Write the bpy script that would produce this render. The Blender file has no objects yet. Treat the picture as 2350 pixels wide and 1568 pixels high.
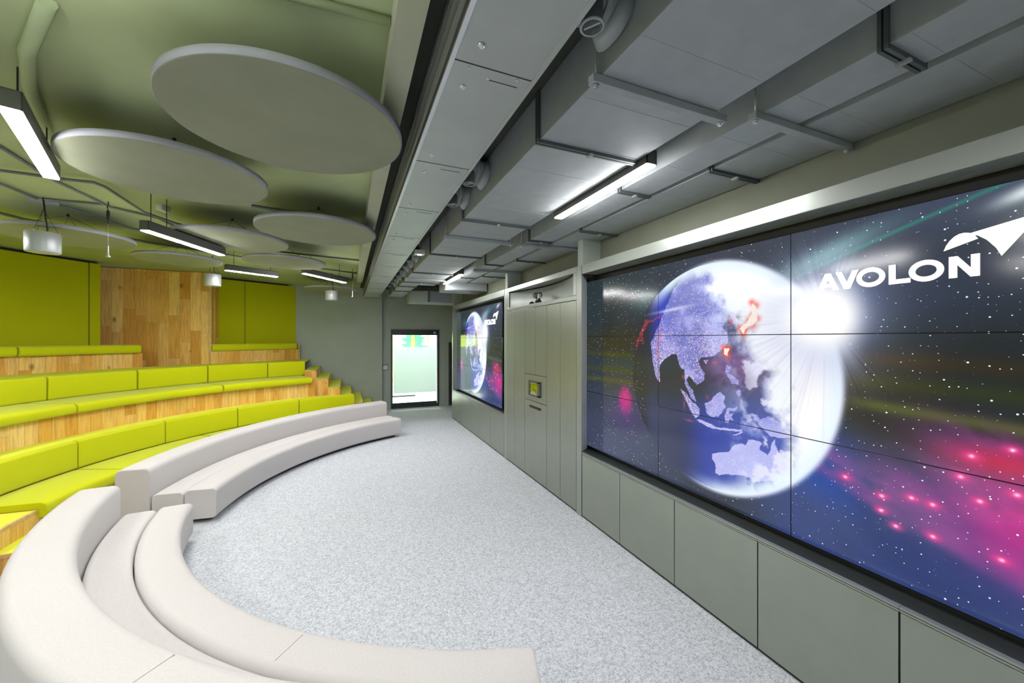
import bpy, bmesh, math, random
import numpy as np
from mathutils import Vector, Matrix

S = bpy.context.scene
COL = S.collection
random.seed(4)
PI = math.pi

# ------------------------------------------------------------------ camera, world, exposure
cam_d = bpy.data.cameras.new('camera')
cam_d.sensor_width = 36.0
cam_d.lens = 885.0 / 2350.0 * 36.0
cam_d.shift_y = -6.0 / 2350.0
cam_d.clip_start = 0.05
cam = bpy.data.objects.new('camera', cam_d)
COL.objects.link(cam)
YAW = math.atan2(375.0, 885.0)
cam.location = (0, 0, 2.15)
cam.rotation_euler = (PI / 2, 0, -YAW)
S.camera = cam

wd = bpy.data.worlds.new('world'); S.world = wd; wd.use_nodes = True
wd.node_tree.nodes['Background'].inputs[0].default_value = (0.86, 0.9, 1.0, 1)
wd.node_tree.nodes['Background'].inputs[1].default_value = 0.55

S.view_settings.view_transform = 'Standard'
S.view_settings.look = 'None'
S.view_settings.gamma = 1.0
S.view_settings.use_curve_mapping = False
S.view_settings.exposure = 0.0
LAMP = 150.0          # emission strength of the linear luminaires
SCREEN = 1.0         # emission strength of the display walls
S.cycles.max_bounces = 8
S.cycles.diffuse_bounces = 5
S.cycles.glossy_bounces = 4
S.cycles.transmission_bounces = 6
S.cycles.sample_clamp_indirect = 6.0
S.cycles.caustics_reflective = False
S.cycles.caustics_refractive = False

# ------------------------------------------------------------------ materials
def srgb(r, g, b):
    f = lambda c: (c / 255) / 12.92 if c / 255 <= .04045 else ((c / 255 + .055) / 1.055) ** 2.4
    return (f(r), f(g), f(b), 1.0)

class NT:
    def __init__(s, name):
        s.m = bpy.data.materials.new(name); s.m.use_nodes = True
        s.t = s.m.node_tree; s.n = s.t.nodes; s.l = s.t.links
        s.p = s.n['Principled BSDF']; s.out = s.n['Material Output']
    def add(s, kind, **kw):
        nd = s.n.new(kind)
        for k, v in kw.items():
            if k.startswith('i_'):
                nd.inputs[k[2:].replace('_', ' ')].default_value = v
            else:
                setattr(nd, k, v)
        return nd
    def math(s, op, a, b=None, c=None):
        nd = s.n.new('ShaderNodeMath'); nd.operation = op
        for i, x in enumerate((a, b, c)):
            if x is None: continue
            if isinstance(x, (int, float)): nd.inputs[i].default_value = x
            else: s.l.new(x, nd.inputs[i])
        return nd.outputs[0]
    def mix(s, fac, a, b, mode='MIX'):
        nd = s.n.new('ShaderNodeMix'); nd.data_type = 'RGBA'; nd.blend_type = mode
        for i, x in ((0, fac), (6, a), (7, b)):
            if isinstance(x, (int, float, tuple)): nd.inputs[i].default_value = x
            else: s.l.new(x, nd.inputs[i])
        return nd.outputs[2]
    def noise(s, vec, scale, detail=2.0, rough=.5):
        nd = s.add('ShaderNodeTexNoise', i_Scale=scale, i_Detail=detail, i_Roughness=rough)
        if vec is not None: s.l.new(vec, nd.inputs['Vector'])
        return nd.outputs['Fac']
    def coord(s, which='Object', scale=None):
        o = s.add('ShaderNodeTexCoord').outputs[which]
        if scale is None: return o
        mp = s.add('ShaderNodeMapping'); mp.inputs['Scale'].default_value = scale
        s.l.new(o, mp.inputs['Vector']); return mp.outputs[0]
    def ramp(s, fac, stops):
        nd = s.n.new('ShaderNodeValToRGB'); e = nd.color_ramp.elements
        e[0].position, e[0].color = stops[0]; e[1].position, e[1].color = stops[-1]
        for p, c in stops[1:-1]:
            x = e.new(p); x.color = c
        s.l.new(fac, nd.inputs[0]); return nd.outputs[0]
    def bump(s, h, strength, dist):
        nd = s.add('ShaderNodeBump'); nd.inputs['Strength'].default_value = strength
        nd.inputs['Distance'].default_value = dist
        s.l.new(h, nd.inputs['Height']); s.l.new(nd.outputs[0], s.p.inputs['Normal'])

def c4(c): return c if len(c) == 4 else (*c, 1.0)
def dim(c, k): return (c[0] * k, c[1] * k, c[2] * k, 1.0)

def paint(name, c, rough=.55, metal=0.0, var=.08, scale=3.0, bump=0.0, bscale=300.0, spec=.5):
    t = NT(name); c = c4(c)
    f = t.noise(t.coord(), scale, 3.0)
    t.l.new(t.ramp(f, [(.3, dim(c, 1 - var)), (.7, dim(c, 1 + var))]), t.p.inputs['Base Color'])
    t.p.inputs['Roughness'].default_value = rough
    t.p.inputs['Metallic'].default_value = metal
    t.p.inputs['Specular IOR Level'].default_value = spec
    if bump: t.bump(t.noise(t.coord(), bscale, 2.0), bump, .002)
    return t.m

def felt(name, c, fleck=.16):
    t = NT(name); c = c4(c); co = t.coord()
    a = t.noise(co, 260.0, 2.0, .7); b = t.noise(co, 2.2, 2.0)
    col = t.mix(a, dim(c, 1 - fleck), dim(c, 1 + fleck))
    col = t.mix(t.math('MULTIPLY', b, .22), col, dim(c, .8))
    t.l.new(col, t.p.inputs['Base Color'])
    t.p.inputs['Roughness'].default_value = .95
    t.p.inputs['Specular IOR Level'].default_value = .15
    t.p.inputs['Sheen Weight'].default_value = .15
    t.bump(a, .35, .002)
    return t.m

def weave(name, c):
    t = NT(name); c = c4(c)
    a = t.noise(t.coord('Object', (90, 90, 900)), 1.0, 2.0, .7)
    b = t.noise(t.coord(), 600.0, 1.0)
    col = t.mix(a, dim(c, .86), dim(c, 1.12))
    t.l.new(col, t.p.inputs['Base Color'])
    t.p.inputs['Roughness'].default_value = .9
    t.p.inputs['Specular IOR Level'].default_value = .2
    t.p.inputs['Sheen Weight'].default_value = .2
    t.bump(t.math('ADD', a, b), .2, .001)
    return t.m

def carpet(name):
    t = NT(name); co = t.coord()
    a = t.noise(co, 120.0, 3.0, .8); b = t.noise(co, 55.0, 2.0, .6); d = t.noise(co, .8, 3.0)
    f = t.math('ADD', t.math('MULTIPLY', a, .65), t.math('MULTIPLY', b, .35))
    col = t.ramp(f, [(.36, (.22, .235, .26, 1)), (.5, (.58, .605, .66, 1)), (.64, (.86, .885, .94, 1))])
    col = t.mix(t.math('MULTIPLY', d, .18), col, (.45, .46, .48, 1))
    # a faint tan stain with a shape of its own
    sp = t.add('ShaderNodeVectorMath', operation='DISTANCE')
    t.l.new(co, sp.inputs[0]); sp.inputs[1].default_value = (1.35, 4.4, 0)
    st = t.ramp(t.math('ADD', sp.outputs['Value'], t.math('MULTIPLY', t.noise(co, 5.0, 3.0), .35)),
                [(.15, (1, 1, 1, 1)), (.5, (0, 0, 0, 1))])
    col = t.mix(t.math('MULTIPLY', st, .35), col, (.55, .45, .33, 1))
    t.l.new(col, t.p.inputs['Base Color'])
    t.p.inputs['Roughness'].default_value = 1.0
    t.p.inputs['Specular IOR Level'].default_value = .1
    t.bump(f, .6, .006)
    return t.m

def planks(name, width=.155, length=1.1):
    t = NT(name)
    uv = t.add('ShaderNodeUVMap').outputs[0]
    sx = t.add('ShaderNodeSeparateXYZ'); t.l.new(uv, sx.inputs[0]); u, v = sx.outputs[0], sx.outputs[1]
    uw = t.math('DIVIDE', u, width); col = t.math('FLOOR', uw)
    w1 = t.add('ShaderNodeTexWhiteNoise', noise_dimensions='1D'); t.l.new(col, w1.inputs['W'])
    vv = t.math('DIVIDE', t.math('ADD', v, t.math('MULTIPLY', w1.outputs['Value'], 5.0)), length)
    row = t.math('FLOOR', vv)
    cb = t.add('ShaderNodeCombineXYZ'); t.l.new(col, cb.inputs[0]); t.l.new(row, cb.inputs[1])
    w2 = t.add('ShaderNodeTexWhiteNoise', noise_dimensions='2D'); t.l.new(cb.outputs[0], w2.inputs['Vector'])
    base = t.ramp(w2.outputs['Value'], [(0, (.70, .34, .045, 1)), (.25, (.80, .43, .08, 1)), (.5, (.92, .60, .17, 1)),
                                       (.75, (.76, .38, .055, 1)), (1, (.96, .68, .26, 1))])
    gx = t.add('ShaderNodeCombineXYZ')
    t.l.new(t.math('MULTIPLY', u, 34.0), gx.inputs[0]); t.l.new(t.math('MULTIPLY', v, 2.6), gx.inputs[1])
    t.l.new(t.math('MULTIPLY', w2.outputs['Value'], 40.0), gx.inputs[2])
    g = t.noise(gx.outputs[0], 1.0, 4.0, .65)
    base = t.mix(t.ramp(g, [(.42, (0, 0, 0, 1)), (.72, (.55, .55, .55, 1))]), base, (.34, .15, .03, 1))
    kx = t.add('ShaderNodeCombineXYZ')
    t.l.new(t.math('MULTIPLY', u, 2.6), kx.inputs[0]); t.l.new(t.math('MULTIPLY', v, 1.5), kx.inputs[1])
    vo = t.add('ShaderNodeTexVoronoi', voronoi_dimensions='2D', i_Scale=1.0); t.l.new(kx.outputs[0], vo.inputs['Vector'])
    kd = t.math('ADD', vo.outputs['Distance'], t.math('MULTIPLY', g, .06))
    kr = t.add('ShaderNodeSeparateColor'); t.l.new(vo.outputs['Color'], kr.inputs[0])
    kd = t.math('ADD', kd, t.math('MULTIPLY', kr.outputs[0], .10))
    km = t.ramp(kd, [(.07, (.8, .8, .8, 1)), (.15, (0, 0, 0, 1))])
    base = t.mix(t.math('MULTIPLY', km, t.math('GREATER_THAN', kr.outputs[1], .45)), base, (.22, .10, .03, 1))
    seam = t.math('LESS_THAN', t.math('FRACT', uw), .02)
    seam2 = t.math('LESS_THAN', t.math('FRACT', vv), .004)
    base = t.mix(t.math('MULTIPLY', t.math('MAXIMUM', seam, seam2), .55), base, (.2, .1, .02, 1))
    t.l.new(base, t.p.inputs['Base Color'])
    t.p.inputs['Roughness'].default_value = .5
    t.bump(g, .12, .001)
    return t.m

def emit(name, c, s):
    t = NT(name)
    t.p.inputs['Base Color'].default_value = (.8, .8, .8, 1)
    t.p.inputs['Emission Color'].default_value = c4(c)
    t.p.inputs['Emission Strength'].default_value = s
    t.noise(t.coord(), 5)
    return t.m

def glass(name, c=(.92, .97, .96), rough=0.0, alpha=.25):
    # thin pane: mostly clear with a reflecting share
    t = NT(name)
    tr = t.n.new('ShaderNodeBsdfTransparent'); tr.inputs[0].default_value = c4(c)
    gl = t.n.new('ShaderNodeBsdfGlossy'); gl.inputs['Roughness'].default_value = rough
    fr = t.n.new('ShaderNodeFresnel'); fr.inputs[0].default_value = 1.45
    mx = t.n.new('ShaderNodeMixShader')
    t.l.new(fr.outputs[0], mx.inputs[0]); t.l.new(tr.outputs[0], mx.inputs[1]); t.l.new(gl.outputs[0], mx.inputs[2])
    t.l.new(mx.outputs[0], t.out.inputs[0]); return t.m

def frosted(name):
    t = NT(name)
    tl = t.n.new('ShaderNodeBsdfTranslucent'); tl.inputs[0].default_value = (.86, .92, .94, 1)
    df = t.n.new('ShaderNodeBsdfDiffuse'); df.inputs[0].default_value = (.75, .82, .84, 1)
    mx = t.n.new('ShaderNodeMixShader'); mx.inputs[0].default_value = .3
    t.l.new(tl.outputs[0], mx.inputs[1]); t.l.new(df.outputs[0], mx.inputs[2])
    t.l.new(mx.outputs[0], t.out.inputs[0]); return t.m

def display(name):
    # picture colours of the lit display, with room reflections painted in at left; stars are added procedurally
    t = NT(name)
    at = t.add('ShaderNodeAttribute', attribute_name='picture').outputs['Color']
    uv = t.add('ShaderNodeUVMap').outputs[0]
    col = at
    mask = t.add('ShaderNodeAttribute', attribute_name='starmask').outputs['Fac']
    for sc, th, br, rnd in ((30.0, .10, 1.0, .55), (13.0, .062, 1.3, .3)):
        vo = t.add('ShaderNodeTexVoronoi', voronoi_dimensions='2D', i_Scale=sc); t.l.new(uv, vo.inputs['Vector'])
        rr = t.add('ShaderNodeSeparateColor'); t.l.new(vo.outputs['Color'], rr.inputs[0])
        size = t.math('MULTIPLY', t.math('POWER', rr.outputs[0], 2.0), th)
        on = t.math('MULTIPLY', t.math('LESS_THAN', vo.outputs['Distance'], size),
                    t.math('GREATER_THAN', rr.outputs[1], rnd))
        on = t.math('MULTIPLY', t.math('MULTIPLY', on, mask), br)
        col = t.mix(on, col, (.85, .9, 1.0, 1))
    t.l.new(col, t.p.inputs['Emission Color'])
    t.p.inputs['Emission Strength'].default_value = SCREEN
    t.p.inputs['Base Color'].default_value = (.01, .01, .012, 1)
    t.p.inputs['Roughness'].default_value = .12
    t.p.inputs['Specular IOR Level'].default_value = .5
    return t.m

M = dict(
    carpet=carpet('grey_carpet'),
    sofa=weave('stone_grey_weave', (.60, .575, .57)),
    lime=felt('lime_wool_felt', (.58, .615, .003)),
    limewall=felt('lime_felt_panel', (.46, .47, .003)),
    tread=paint('lime_step_covering', (.68, .74, .05), .7, var=.05),
    wood=planks('oak_planks'),
    wallwood=planks('oak_wall_planks', .19, .95),
    ply=paint('plywood_edge', (.62, .42, .17), .6, var=.15, scale=20),
    wall=paint('grey_green_wall_paint', (.37, .42, .375), .75, var=.04, spec=.25),
    dark=paint('dark_gap_tone', (.05, .055, .06), .8),
    olive=paint('upper_wall_paint', (.20, .215, .17), .8, var=.05, spec=.2),
    ceil=paint('painted_concrete_slab', (.37, .43, .24), .8, var=.12, scale=1.2, bump=.2, bscale=40, spec=.2),
    duct=paint('painted_duct_metal', (.34, .375, .385), .7, metal=.05, var=.05, scale=9),
    ductdark=paint('dark_duct_rail', (.10, .12, .12), .5, metal=.3),
    beam=paint('painted_beam_metal', (.40, .43, .42), .42, metal=.2, var=.05),
    seam=paint('stitched_seam', (.36, .34, .335), .9),
    bar=paint('olive_grey_channel_paint', (.36, .38, .27), .5),
    gapsheet=paint('dark_gap_sheet', (.05, .055, .045), .9),
    rim=paint('acoustic_disc_rim', (.40, .41, .46), .8, bump=.3, bscale=250, spec=.1),
    disc=paint('acoustic_disc_face', (.26, .275, .20), .9, var=.05, bump=.3, bscale=250, spec=.1),
    conduit=paint('grey_conduit', (.16, .18, .18), .5),
    panel=paint('satin_grey_green_panel', (.32, .35, .30), .33, metal=.62, var=.04, spec=.6),
    frame=paint('satin_frame', (.33, .36, .33), .33, metal=.5, var=.03, spec=.6),
    reveal=paint('pale_reveal', (.55, .57, .60), .5),
    ledge=paint('black_ledge', (.03, .035, .034), .45),
    black=paint('matt_black', (.012, .012, .013), .5),
    blackmetal=paint('black_door_metal', (.03, .035, .038), .4, metal=.3),
    housing=paint('dark_grey_luminaire_housing', (.10, .105, .10), .45, metal=.3),
    silver=paint('brushed_silver', (.62, .64, .66), .28, metal=.8, var=.03),
    spk=paint('silver_grey_speaker_shell', (.47, .50, .51), .4, metal=.3, var=.02),
    grille=paint('speaker_grille', (.42, .45, .38), .6, var=.2, scale=400),
    white=paint('white_plastic', (.75, .77, .76), .4),
    lamp=emit('luminaire_diffuser', (1.0, .985, .97), LAMP),
    uplamp=emit('luminaire_uplight', (.93, .96, 1.0), LAMP * 1.3),
    led=emit('corridor_fill_light', (1.0, .99, .95), 28.0),
    glow=emit('led_dot', (1.0, 1.0, .95), 3.0),
    screen=display('display_picture'),
    logo=emit('lit_logo_white', (1.0, 1.0, 1.0), 1.15),
    logogreen=emit('lit_logo_green_white', (.82, 1.0, .62), 1.1),
    glass=glass('clear_glass'),
    frost=frosted('frosted_film'),
    glossy=paint('dark_glass_screen', (.06, .07, .01), .05, spec=1.0),
    corrfloor=paint('pale_corridor_floor', (.8, .8, .8), .5),
    corrwall=paint('white_corridor_wall', (.6, .62, .6), .7),
    corrlime=paint('lime_corridor_wall', (.62, .78, .16), .7),
    curtain=paint('brown_grey_curtain', (.075, .07, .065), .9),
    leaf=paint('mural_leaf_green', (.05, .28, .14), .6, var=.5, scale=8),
    trunk=paint('mural_ochre', (.35, .34, .06), .7, var=.4, scale=12),
    pink=paint('red_brown_pipe', (.22, .12, .12), .5),
)

# ------------------------------------------------------------------ mesh helpers
class MB:
    def __init__(s): s.v = []; s.f = []; s.uv = []; s.sm = []
    def face(s, idx, uv=None, sm=False):
        s.f.append(list(idx)); s.uv.append(uv if uv else [(0, 0)] * len(idx)); s.sm.append(sm)
    def pts(s, ps):
        b = len(s.v); s.v += [tuple(p) for p in ps]; return b
    def box(s, x0, x1, y0, y1, z0, z1):
        b = s.pts([(x, y, z) for x in (x0, x1) for y in (y0, y1) for z in (z0, z1)])
        for q in ((0, 1, 3, 2), (4, 6, 7, 5), (0, 4, 5, 1), (2, 3, 7, 6), (0, 2, 6, 4), (1, 5, 7, 3)):
            s.face([b + i for i in q])
        return s
    def obox(s, cx, cy, z0, z1, lx, ly, ang):
        c, n = math.cos(ang), math.sin(ang)
        b = s.pts([(cx + c * x * lx / 2 - n * y * ly / 2, cy + n * x * lx / 2 + c * y * ly / 2, z)
                   for x in (-1, 1) for y in (-1, 1) for z in (z0, z1)])
        for q in ((0, 1, 3, 2), (4, 6, 7, 5), (0, 4, 5, 1), (2, 3, 7, 6), (0, 2, 6, 4), (1, 5, 7, 3)):
            s.face([b + i for i in q])
        return s
    def prism(s, poly, f0, f1):
        # poly: 2-D points; f0/f1 map a 2-D point to the two 3-D faces
        n = len(poly); a = s.pts([f0(p) for p in poly]); b = s.pts([f1(p) for p in poly])
        s.face([a + i for i in range(n)][::-1]); s.face([b + i for i in range(n)])
        for i in range(n): s.face([a + i, a + (i + 1) % n, b + (i + 1) % n, b + i])
        return s
    def xy(s, poly, z0, z1): return s.prism(poly, lambda p: (p[0], p[1], z0), lambda p: (p[0], p[1], z1))
    def yz(s, poly, x0, x1): return s.prism(poly, lambda p: (x0, p[0], p[1]), lambda p: (x1, p[0], p[1]))
    def xz(s, poly, y0, y1): return s.prism(poly, lambda p: (p[0], y0, p[1]), lambda p: (p[0], y1, p[1]))
    def tube(s, path, r, n=8, cap=True):
        P = [Vector(p) for p in path]; rings = []
        prev = None
        for i, p in enumerate(P):
            d = (P[min(i + 1, len(P) - 1)] - P[max(i - 1, 0)]).normalized()
            up = Vector((0, 0, 1)) if abs(d.z) < .9 else Vector((1, 0, 0))
            if prev is not None and (prev - d * prev.dot(d)).length > 1e-4: a = (prev - d * prev.dot(d)).normalized()
            else: a = d.cross(up).normalized()
            prev = a; b_ = d.cross(a)
            rr = r[i] if isinstance(r, (list, tuple)) else r
            rings.append(s.pts([p + (a * math.cos(t) + b_ * math.sin(t)) * rr for t in [2 * PI * k / n for k in range(n)]]))
        for A, B in zip(rings, rings[1:]):
            for k in range(n): s.face([A + k, A + (k + 1) % n, B + (k + 1) % n, B + k], sm=True)
        if cap:
            s.face([rings[0] + k for k in range(n)][::-1]); s.face([rings[-1] + k for k in range(n)])
        return s
    def lathe(s, prof, cx=0, cy=0, n=32, closed=False):
        rings = [s.pts([(cx + r * math.cos(2 * PI * k / n), cy + r * math.sin(2 * PI * k / n), z) for k in range(n)]) for r, z in prof]
        for A, B in zip(rings, rings[1:]):
            for k in range(n): s.face([A + k, A + (k + 1) % n, B + (k + 1) % n, B + k], sm=True)
        if not closed:
            s.face([rings[0] + k for k in range(n)][::-1]); s.face([rings[-1] + k for k in range(n)])
        return s
    def sweep(s, fr, prof, cap=True, puff=0.0, smooth=False, step=None):
        # fr: list of (origin_xy, dir_xy, tangent_xy); prof: closed list of (offset, z)
        n = len(prof)
        cr = sum(p[0] for p in prof) / n; cz = sum(p[1] for p in prof) / n
        F = []
        if puff:
            F.append((fr[0], -0.0, .82)); F.append((fr[0], puff * .35, .95)); F.append((fr[0], puff, 1.0))
            for q in fr[1:-1]: F.append((q, 0, 1.0))
            F.append((fr[-1], -puff, 1.0)); F.append((fr[-1], -puff * .35, .95)); F.append((fr[-1], 0, .82))
        else:
            F = [(q, 0, 1.0) for q in fr]
        wr = max(p[0] for p in prof) - min(p[0] for p in prof); hz = max(p[1] for p in prof) - min(p[1] for p in prof)
        ins = lambda k: (1 - k) * .11
        rings = []; U = []; u = 0; last = None
        for (o, d, tg), sh, k in F:
            e = ins(k)
            ring = []
            for (r, z) in prof:
                rr = r + (cr - r) / max(wr, 1e-6) * 2 * e * min(1, wr) if k < 1 else r
                zz = z + (cz - z) / max(hz, 1e-6) * 2 * e * min(1, hz) if k < 1 else z
                ring.append((o[0] + d[0] * rr + tg[0] * sh, o[1] + d[1] * rr + tg[1] * sh, zz))
            mid = ring[0]
            if last is not None: u += math.dist(mid, last)
            last = mid; U.append(u); rings.append(s.pts(ring))
        V = [0]
        for i in range(n):
            a, b = prof[i], prof[(i + 1) % n]; V.append(V[-1] + math.dist(a, b))
        for j in range(len(rings) - 1):
            A, B = rings[j], rings[j + 1]
            for i in range(n):
                i2 = (i + 1) % n
                s.face([A + i, A + i2, B + i2, B + i], [(U[j], V[i]), (U[j], V[i + 1]), (U[j + 1], V[i + 1]), (U[j + 1], V[i])], smooth)
        if cap:
            uvp = [(p[0], p[1]) for p in prof]
            s.face([rings[0] + i for i in range(n)][::-1], uvp[::-1], False); s.face([rings[-1] + i for i in range(n)], uvp, False)
        return s

def arc(C, a0, a1, n=None):
    n = n or max(2, int(abs(a1 - a0) / 1.5))
    out = []
    for i in range(n + 1):
        a = math.radians(a0 + (a1 - a0) * i / n); sg = 1 if a1 > a0 else -1
        out.append((C, (math.cos(a), math.sin(a)), (-math.sin(a) * sg, math.cos(a) * sg)))
    return out
def line(p, q, n=1):
    d = (Vector(q) - Vector(p)).normalized(); nm = (-d.y, d.x)
    return [((p[0] + (q[0] - p[0]) * i / n, p[1] + (q[1] - p[1]) * i / n), nm, (d.x, d.y)) for i in range(n + 1)]

def rrect(r0, r1, z0, z1, rad, seg=3, corners=(1, 1, 1, 1)):
    # corners: (r0 z0), (r1 z0), (r1 z1), (r0 z1)
    out = []
    for (cx, cz, a, on, px_, pz_) in ((r0 + rad, z0 + rad, 180, corners[0], r0, z0), (r1 - rad, z0 + rad, 270, corners[1], r1, z0),
                                     (r1 - rad, z1 - rad, 0, corners[2], r1, z1), (r0 + rad, z1 - rad, 90, corners[3], r0, z1)):
        if not on: out.append((px_, pz_)); continue
        for k in range(seg + 1):
            t = math.radians(a + 90 * k / seg); out.append((cx + rad * math.cos(t), cz + rad * math.sin(t)))
    return out

def obj(name, mb, mat, parent=None, local=False, bev=0.0, bang=40):
    v = np.array(mb.v, float)
    org = Vector((0, 0, 0))
    if not local:
        if parent is None: org = Vector(((v[:, 0].min() + v[:, 0].max()) / 2, (v[:, 1].min() + v[:, 1].max()) / 2, v[:, 2].min()))
        else:
            q = parent
            while q is not None: org += q.location; q = q.parent
    me = bpy.data.meshes.new(name)
    me.from_pydata([Vector(p) - org for p in mb.v], [], mb.f)
    uvl = me.uv_layers.new(name='UVMap')
    flat = [c for f in mb.uv for p in f for c in p]
    uvl.data.foreach_set('uv', flat)
    me.polygons.foreach_set('use_smooth', mb.sm)
    bm = bmesh.new(); bm.from_mesh(me); bmesh.ops.recalc_face_normals(bm, faces=bm.faces); bm.to_mesh(me); bm.free()
    me.materials.append(M[mat] if isinstance(mat, str) else mat)
    o = bpy.data.objects.new(name, me); COL.objects.link(o)
    if parent is not None: o.parent = parent
    else: o.location = org
    if bev:
        md = o.modifiers.new('bevel', 'BEVEL'); md.width = bev; md.segments = 2; md.limit_method = 'ANGLE'; md.angle_limit = math.radians(bang)
    return o

def tag(o, label, cat, group=None):
    o['label'] = label; o['category'] = cat
    if group: o['group'] = group
    return o
def thing(name, label, cat, loc=(0, 0, 0), group=None, rotz=0):
    o = bpy.data.objects.new(name, None); COL.objects.link(o); o.location = loc; o.rotation_euler = (0, 0, rotz)
    o.empty_display_size = .1
    return tag(o, label, cat, group)
def struct(name, mb, mat, label=None, parent=None, **kw):
    o = obj(name, mb, mat, parent, **kw); o['kind'] = 'structure'
    if label: o['label'] = label
    return o
def kids(o): return [c for c in bpy.data.objects if c.parent == o]
def dup(root, loc, rotz=None, label=None, group=None):
    def rec(o, par):
        c = o.copy(); COL.objects.link(c)
        if par is not None: c.parent = par
        for k in CH.get(o.name, []): rec(k, c)
        return c
    CH = {}
    for x in list(bpy.data.objects):
        if x.parent is not None: CH.setdefault(x.parent.name, []).append(x)
    r = rec(root, None); r.location = loc
    if rotz is not None: r.rotation_euler = (0, 0, rotz)
    if label: r['label'] = label
    if group: r['group'] = group
    return r
# ------------------------------------------------------------------ the setting
H_CEIL = 3.65
struct('floor', MB().box(-8.2, 3.6, -4.2, 12.5, -.1, 0), 'carpet')
struct('ceiling', MB().box(-8.2, 3.6, -4.2, 12.6, H_CEIL, H_CEIL + .15), 'ceil')
# far wall with the door opening (X 1.20..2.68, z 0..2.44)
w = MB(); w.box(.93, 1.20, 12.39, 12.55, 0, H_CEIL); w.box(2.66, 3.6, 12.39, 12.55, 0, H_CEIL); w.box(1.20, 2.66, 12.39, 12.55, 2.44, H_CEIL)
struct('wall_far', w, 'wall')
struct('wall_far_left', MB().box(-8.2, .93, 12.22, 12.55, 0, H_CEIL), 'wall')
struct('baseboard_far', MB().box(.935, 1.20, 12.375, 12.39, 0, .11).box(2.66, 3.0, 12.375, 12.39, 0, .11), 'wall')
struct('wall_right', MB().box(2.86, 3.1, -4.2, 10.3, 0, H_CEIL).box(3.15, 3.4, 10.3, 12.39, 0, H_CEIL).box(2.86, 3.4, 10.3, 10.4, 0, H_CEIL), 'olive')
struct('wall_near', MB().box(-8.2, 3.6, -4.3, -4.2, 0, H_CEIL), 'wall')

C0 = (1.36, 5.27)
# back wall behind the seating: an arc, then straight towards the viewer's side
bw = MB().sweep(arc(C0, 140.6, 205, 40), [(7.62, 0), (7.8, 0), (7.8, H_CEIL), (7.62, H_CEIL)])
struct('wall_back', bw, 'dark')  # dark bulkhead tone that also carries the shadow gap above the felt panels
ex = (C0[0] + 7.62 * math.cos(math.radians(205)), C0[1] + 7.62 * math.sin(math.radians(205)))
struct('wall_left', MB().box(ex[0] - .15, ex[0] + .02, -4.2, ex[1] + .1, 0, H_CEIL), 'wall')

# ------------------------------------------------------------------ door and what lies beyond it
d = struct('door_1', MB().box(1.20, 1.245, 12.33, 12.45, 0, 2.44).box(2.63, 2.675, 12.33, 12.45, 0, 2.44)
           .box(1.245, 2.63, 12.33, 12.45, 2.27, 2.44).box(1.245, 2.63, 12.35, 12.43, 0, .095), 'blackmetal', 'glazed door in a black metal frame with a frosted band')
struct('door_glass', MB().box(1.245, 2.60, 12.385, 12.395, .095, 2.27), 'glass', None, d)
struct('door_frosted_film', MB().box(1.28, 2.60, 12.372, 12.378, .46, 1.89), 'frost', None, d)
struct('door_edge_strip', MB().box(2.605, 2.63, 12.34, 12.36, .095, 2.27), 'white', None, d)
struct('door_bottom_rail', MB().box(1.245, 2.605, 12.36, 12.41, .095, .16), 'blackmetal', None, d)
o = obj('exit_button_plate', MB().box(2.50, 2.57, 12.318, 12.33, 2.31, 2.38), 'white', bev=.003)
tag(o, 'small white plate on the black header above the glazed door', 'plate')
obj('symbol', MB().box(2.52, 2.55, 12.314, 12.318, 2.325, 2.345).xz([(2.512, 2.345), (2.535, 2.368), (2.558, 2.345)], 12.314, 12.318), 'black', o)
# corridor
struct('floor_corridor', MB().box(-1.5, 6.5, 12.55, 18.0, -.1, 0), 'corrfloor')
struct('ceiling_corridor', MB().box(-1.5, 6.5, 12.55, 18.0, 2.9, 3.0), 'corrwall')
struct('wall_corridor_far', MB().box(-1.5, 6.5, 17.0, 17.1, 0, 2.9), 'corrwall')
struct('wall_corridor_left', MB().box(-1.5, 1.75, 16.9, 17.0, 0, 2.9), 'corrlime')
struct('wall_corridor_side', MB().box(-1.6, -1.5, 12.55, 17.0, 0, 2.9).box(6.5, 6.6, 12.55, 17.0, 0, 2.9), 'corrwall')
t = thing('corridor_fill_light', 'added light panel, unseen above the corridor, brightening the glazed door from behind', 'light', (1.9, 13.3, 2.84))  # unseen panel, added and sized to light the frosted film from behind
obj('housing', MB().box(.4, 3.4, 12.8, 15.8, 2.86, 2.898), 'white', t)
obj('diffuser', MB().box(.45, 3.35, 12.85, 15.75, 2.84, 2.86), 'led', t)
t = thing('bench_block', 'long low white bench block seen through the clear foot of the glazed door', 'bench', (.9, 15.0, 0))
obj('seat_block', MB().box(.2, 2.35, 14.7, 15.3, .06, .45), 'corrwall', t, bev=.01)
obj('plinth', MB().box(.25, 2.30, 14.72, 15.28, 0, .06), 'dark', t)
t = thing('plant_mural', 'mural of a green palm with an ochre trunk on the corridor wall', 'mural', (2.5, 16.88, 0))
pm = MB(); random.seed(3)
for k in range(34):
    a = random.uniform(-1.0, 1.0); z = random.uniform(1.3, 2.7); s_ = -1 if random.random() < .5 else 1
    x0 = 2.55 + s_ * .12; L = random.uniform(.25, .6)
    x1 = x0 + s_ * L; z1 = z + random.uniform(-.15, .25); wd_ = random.uniform(.03, .07)
    pm.xz([(x0, z - wd_), (x0 + s_ * L * .5, (z + z1) / 2 - wd_), (x1, z1), (x0 + s_ * L * .5, (z + z1) / 2 + wd_), (x0, z + wd_)], 16.885 - k * .0005, 16.888 - k * .0005)
pm.xz([(2.2, 1.2), (2.95, 1.2), (2.85, 2.75), (2.3, 2.75)], 16.888, 16.895)
obj('leaves', pm, 'leaf', t)
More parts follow.
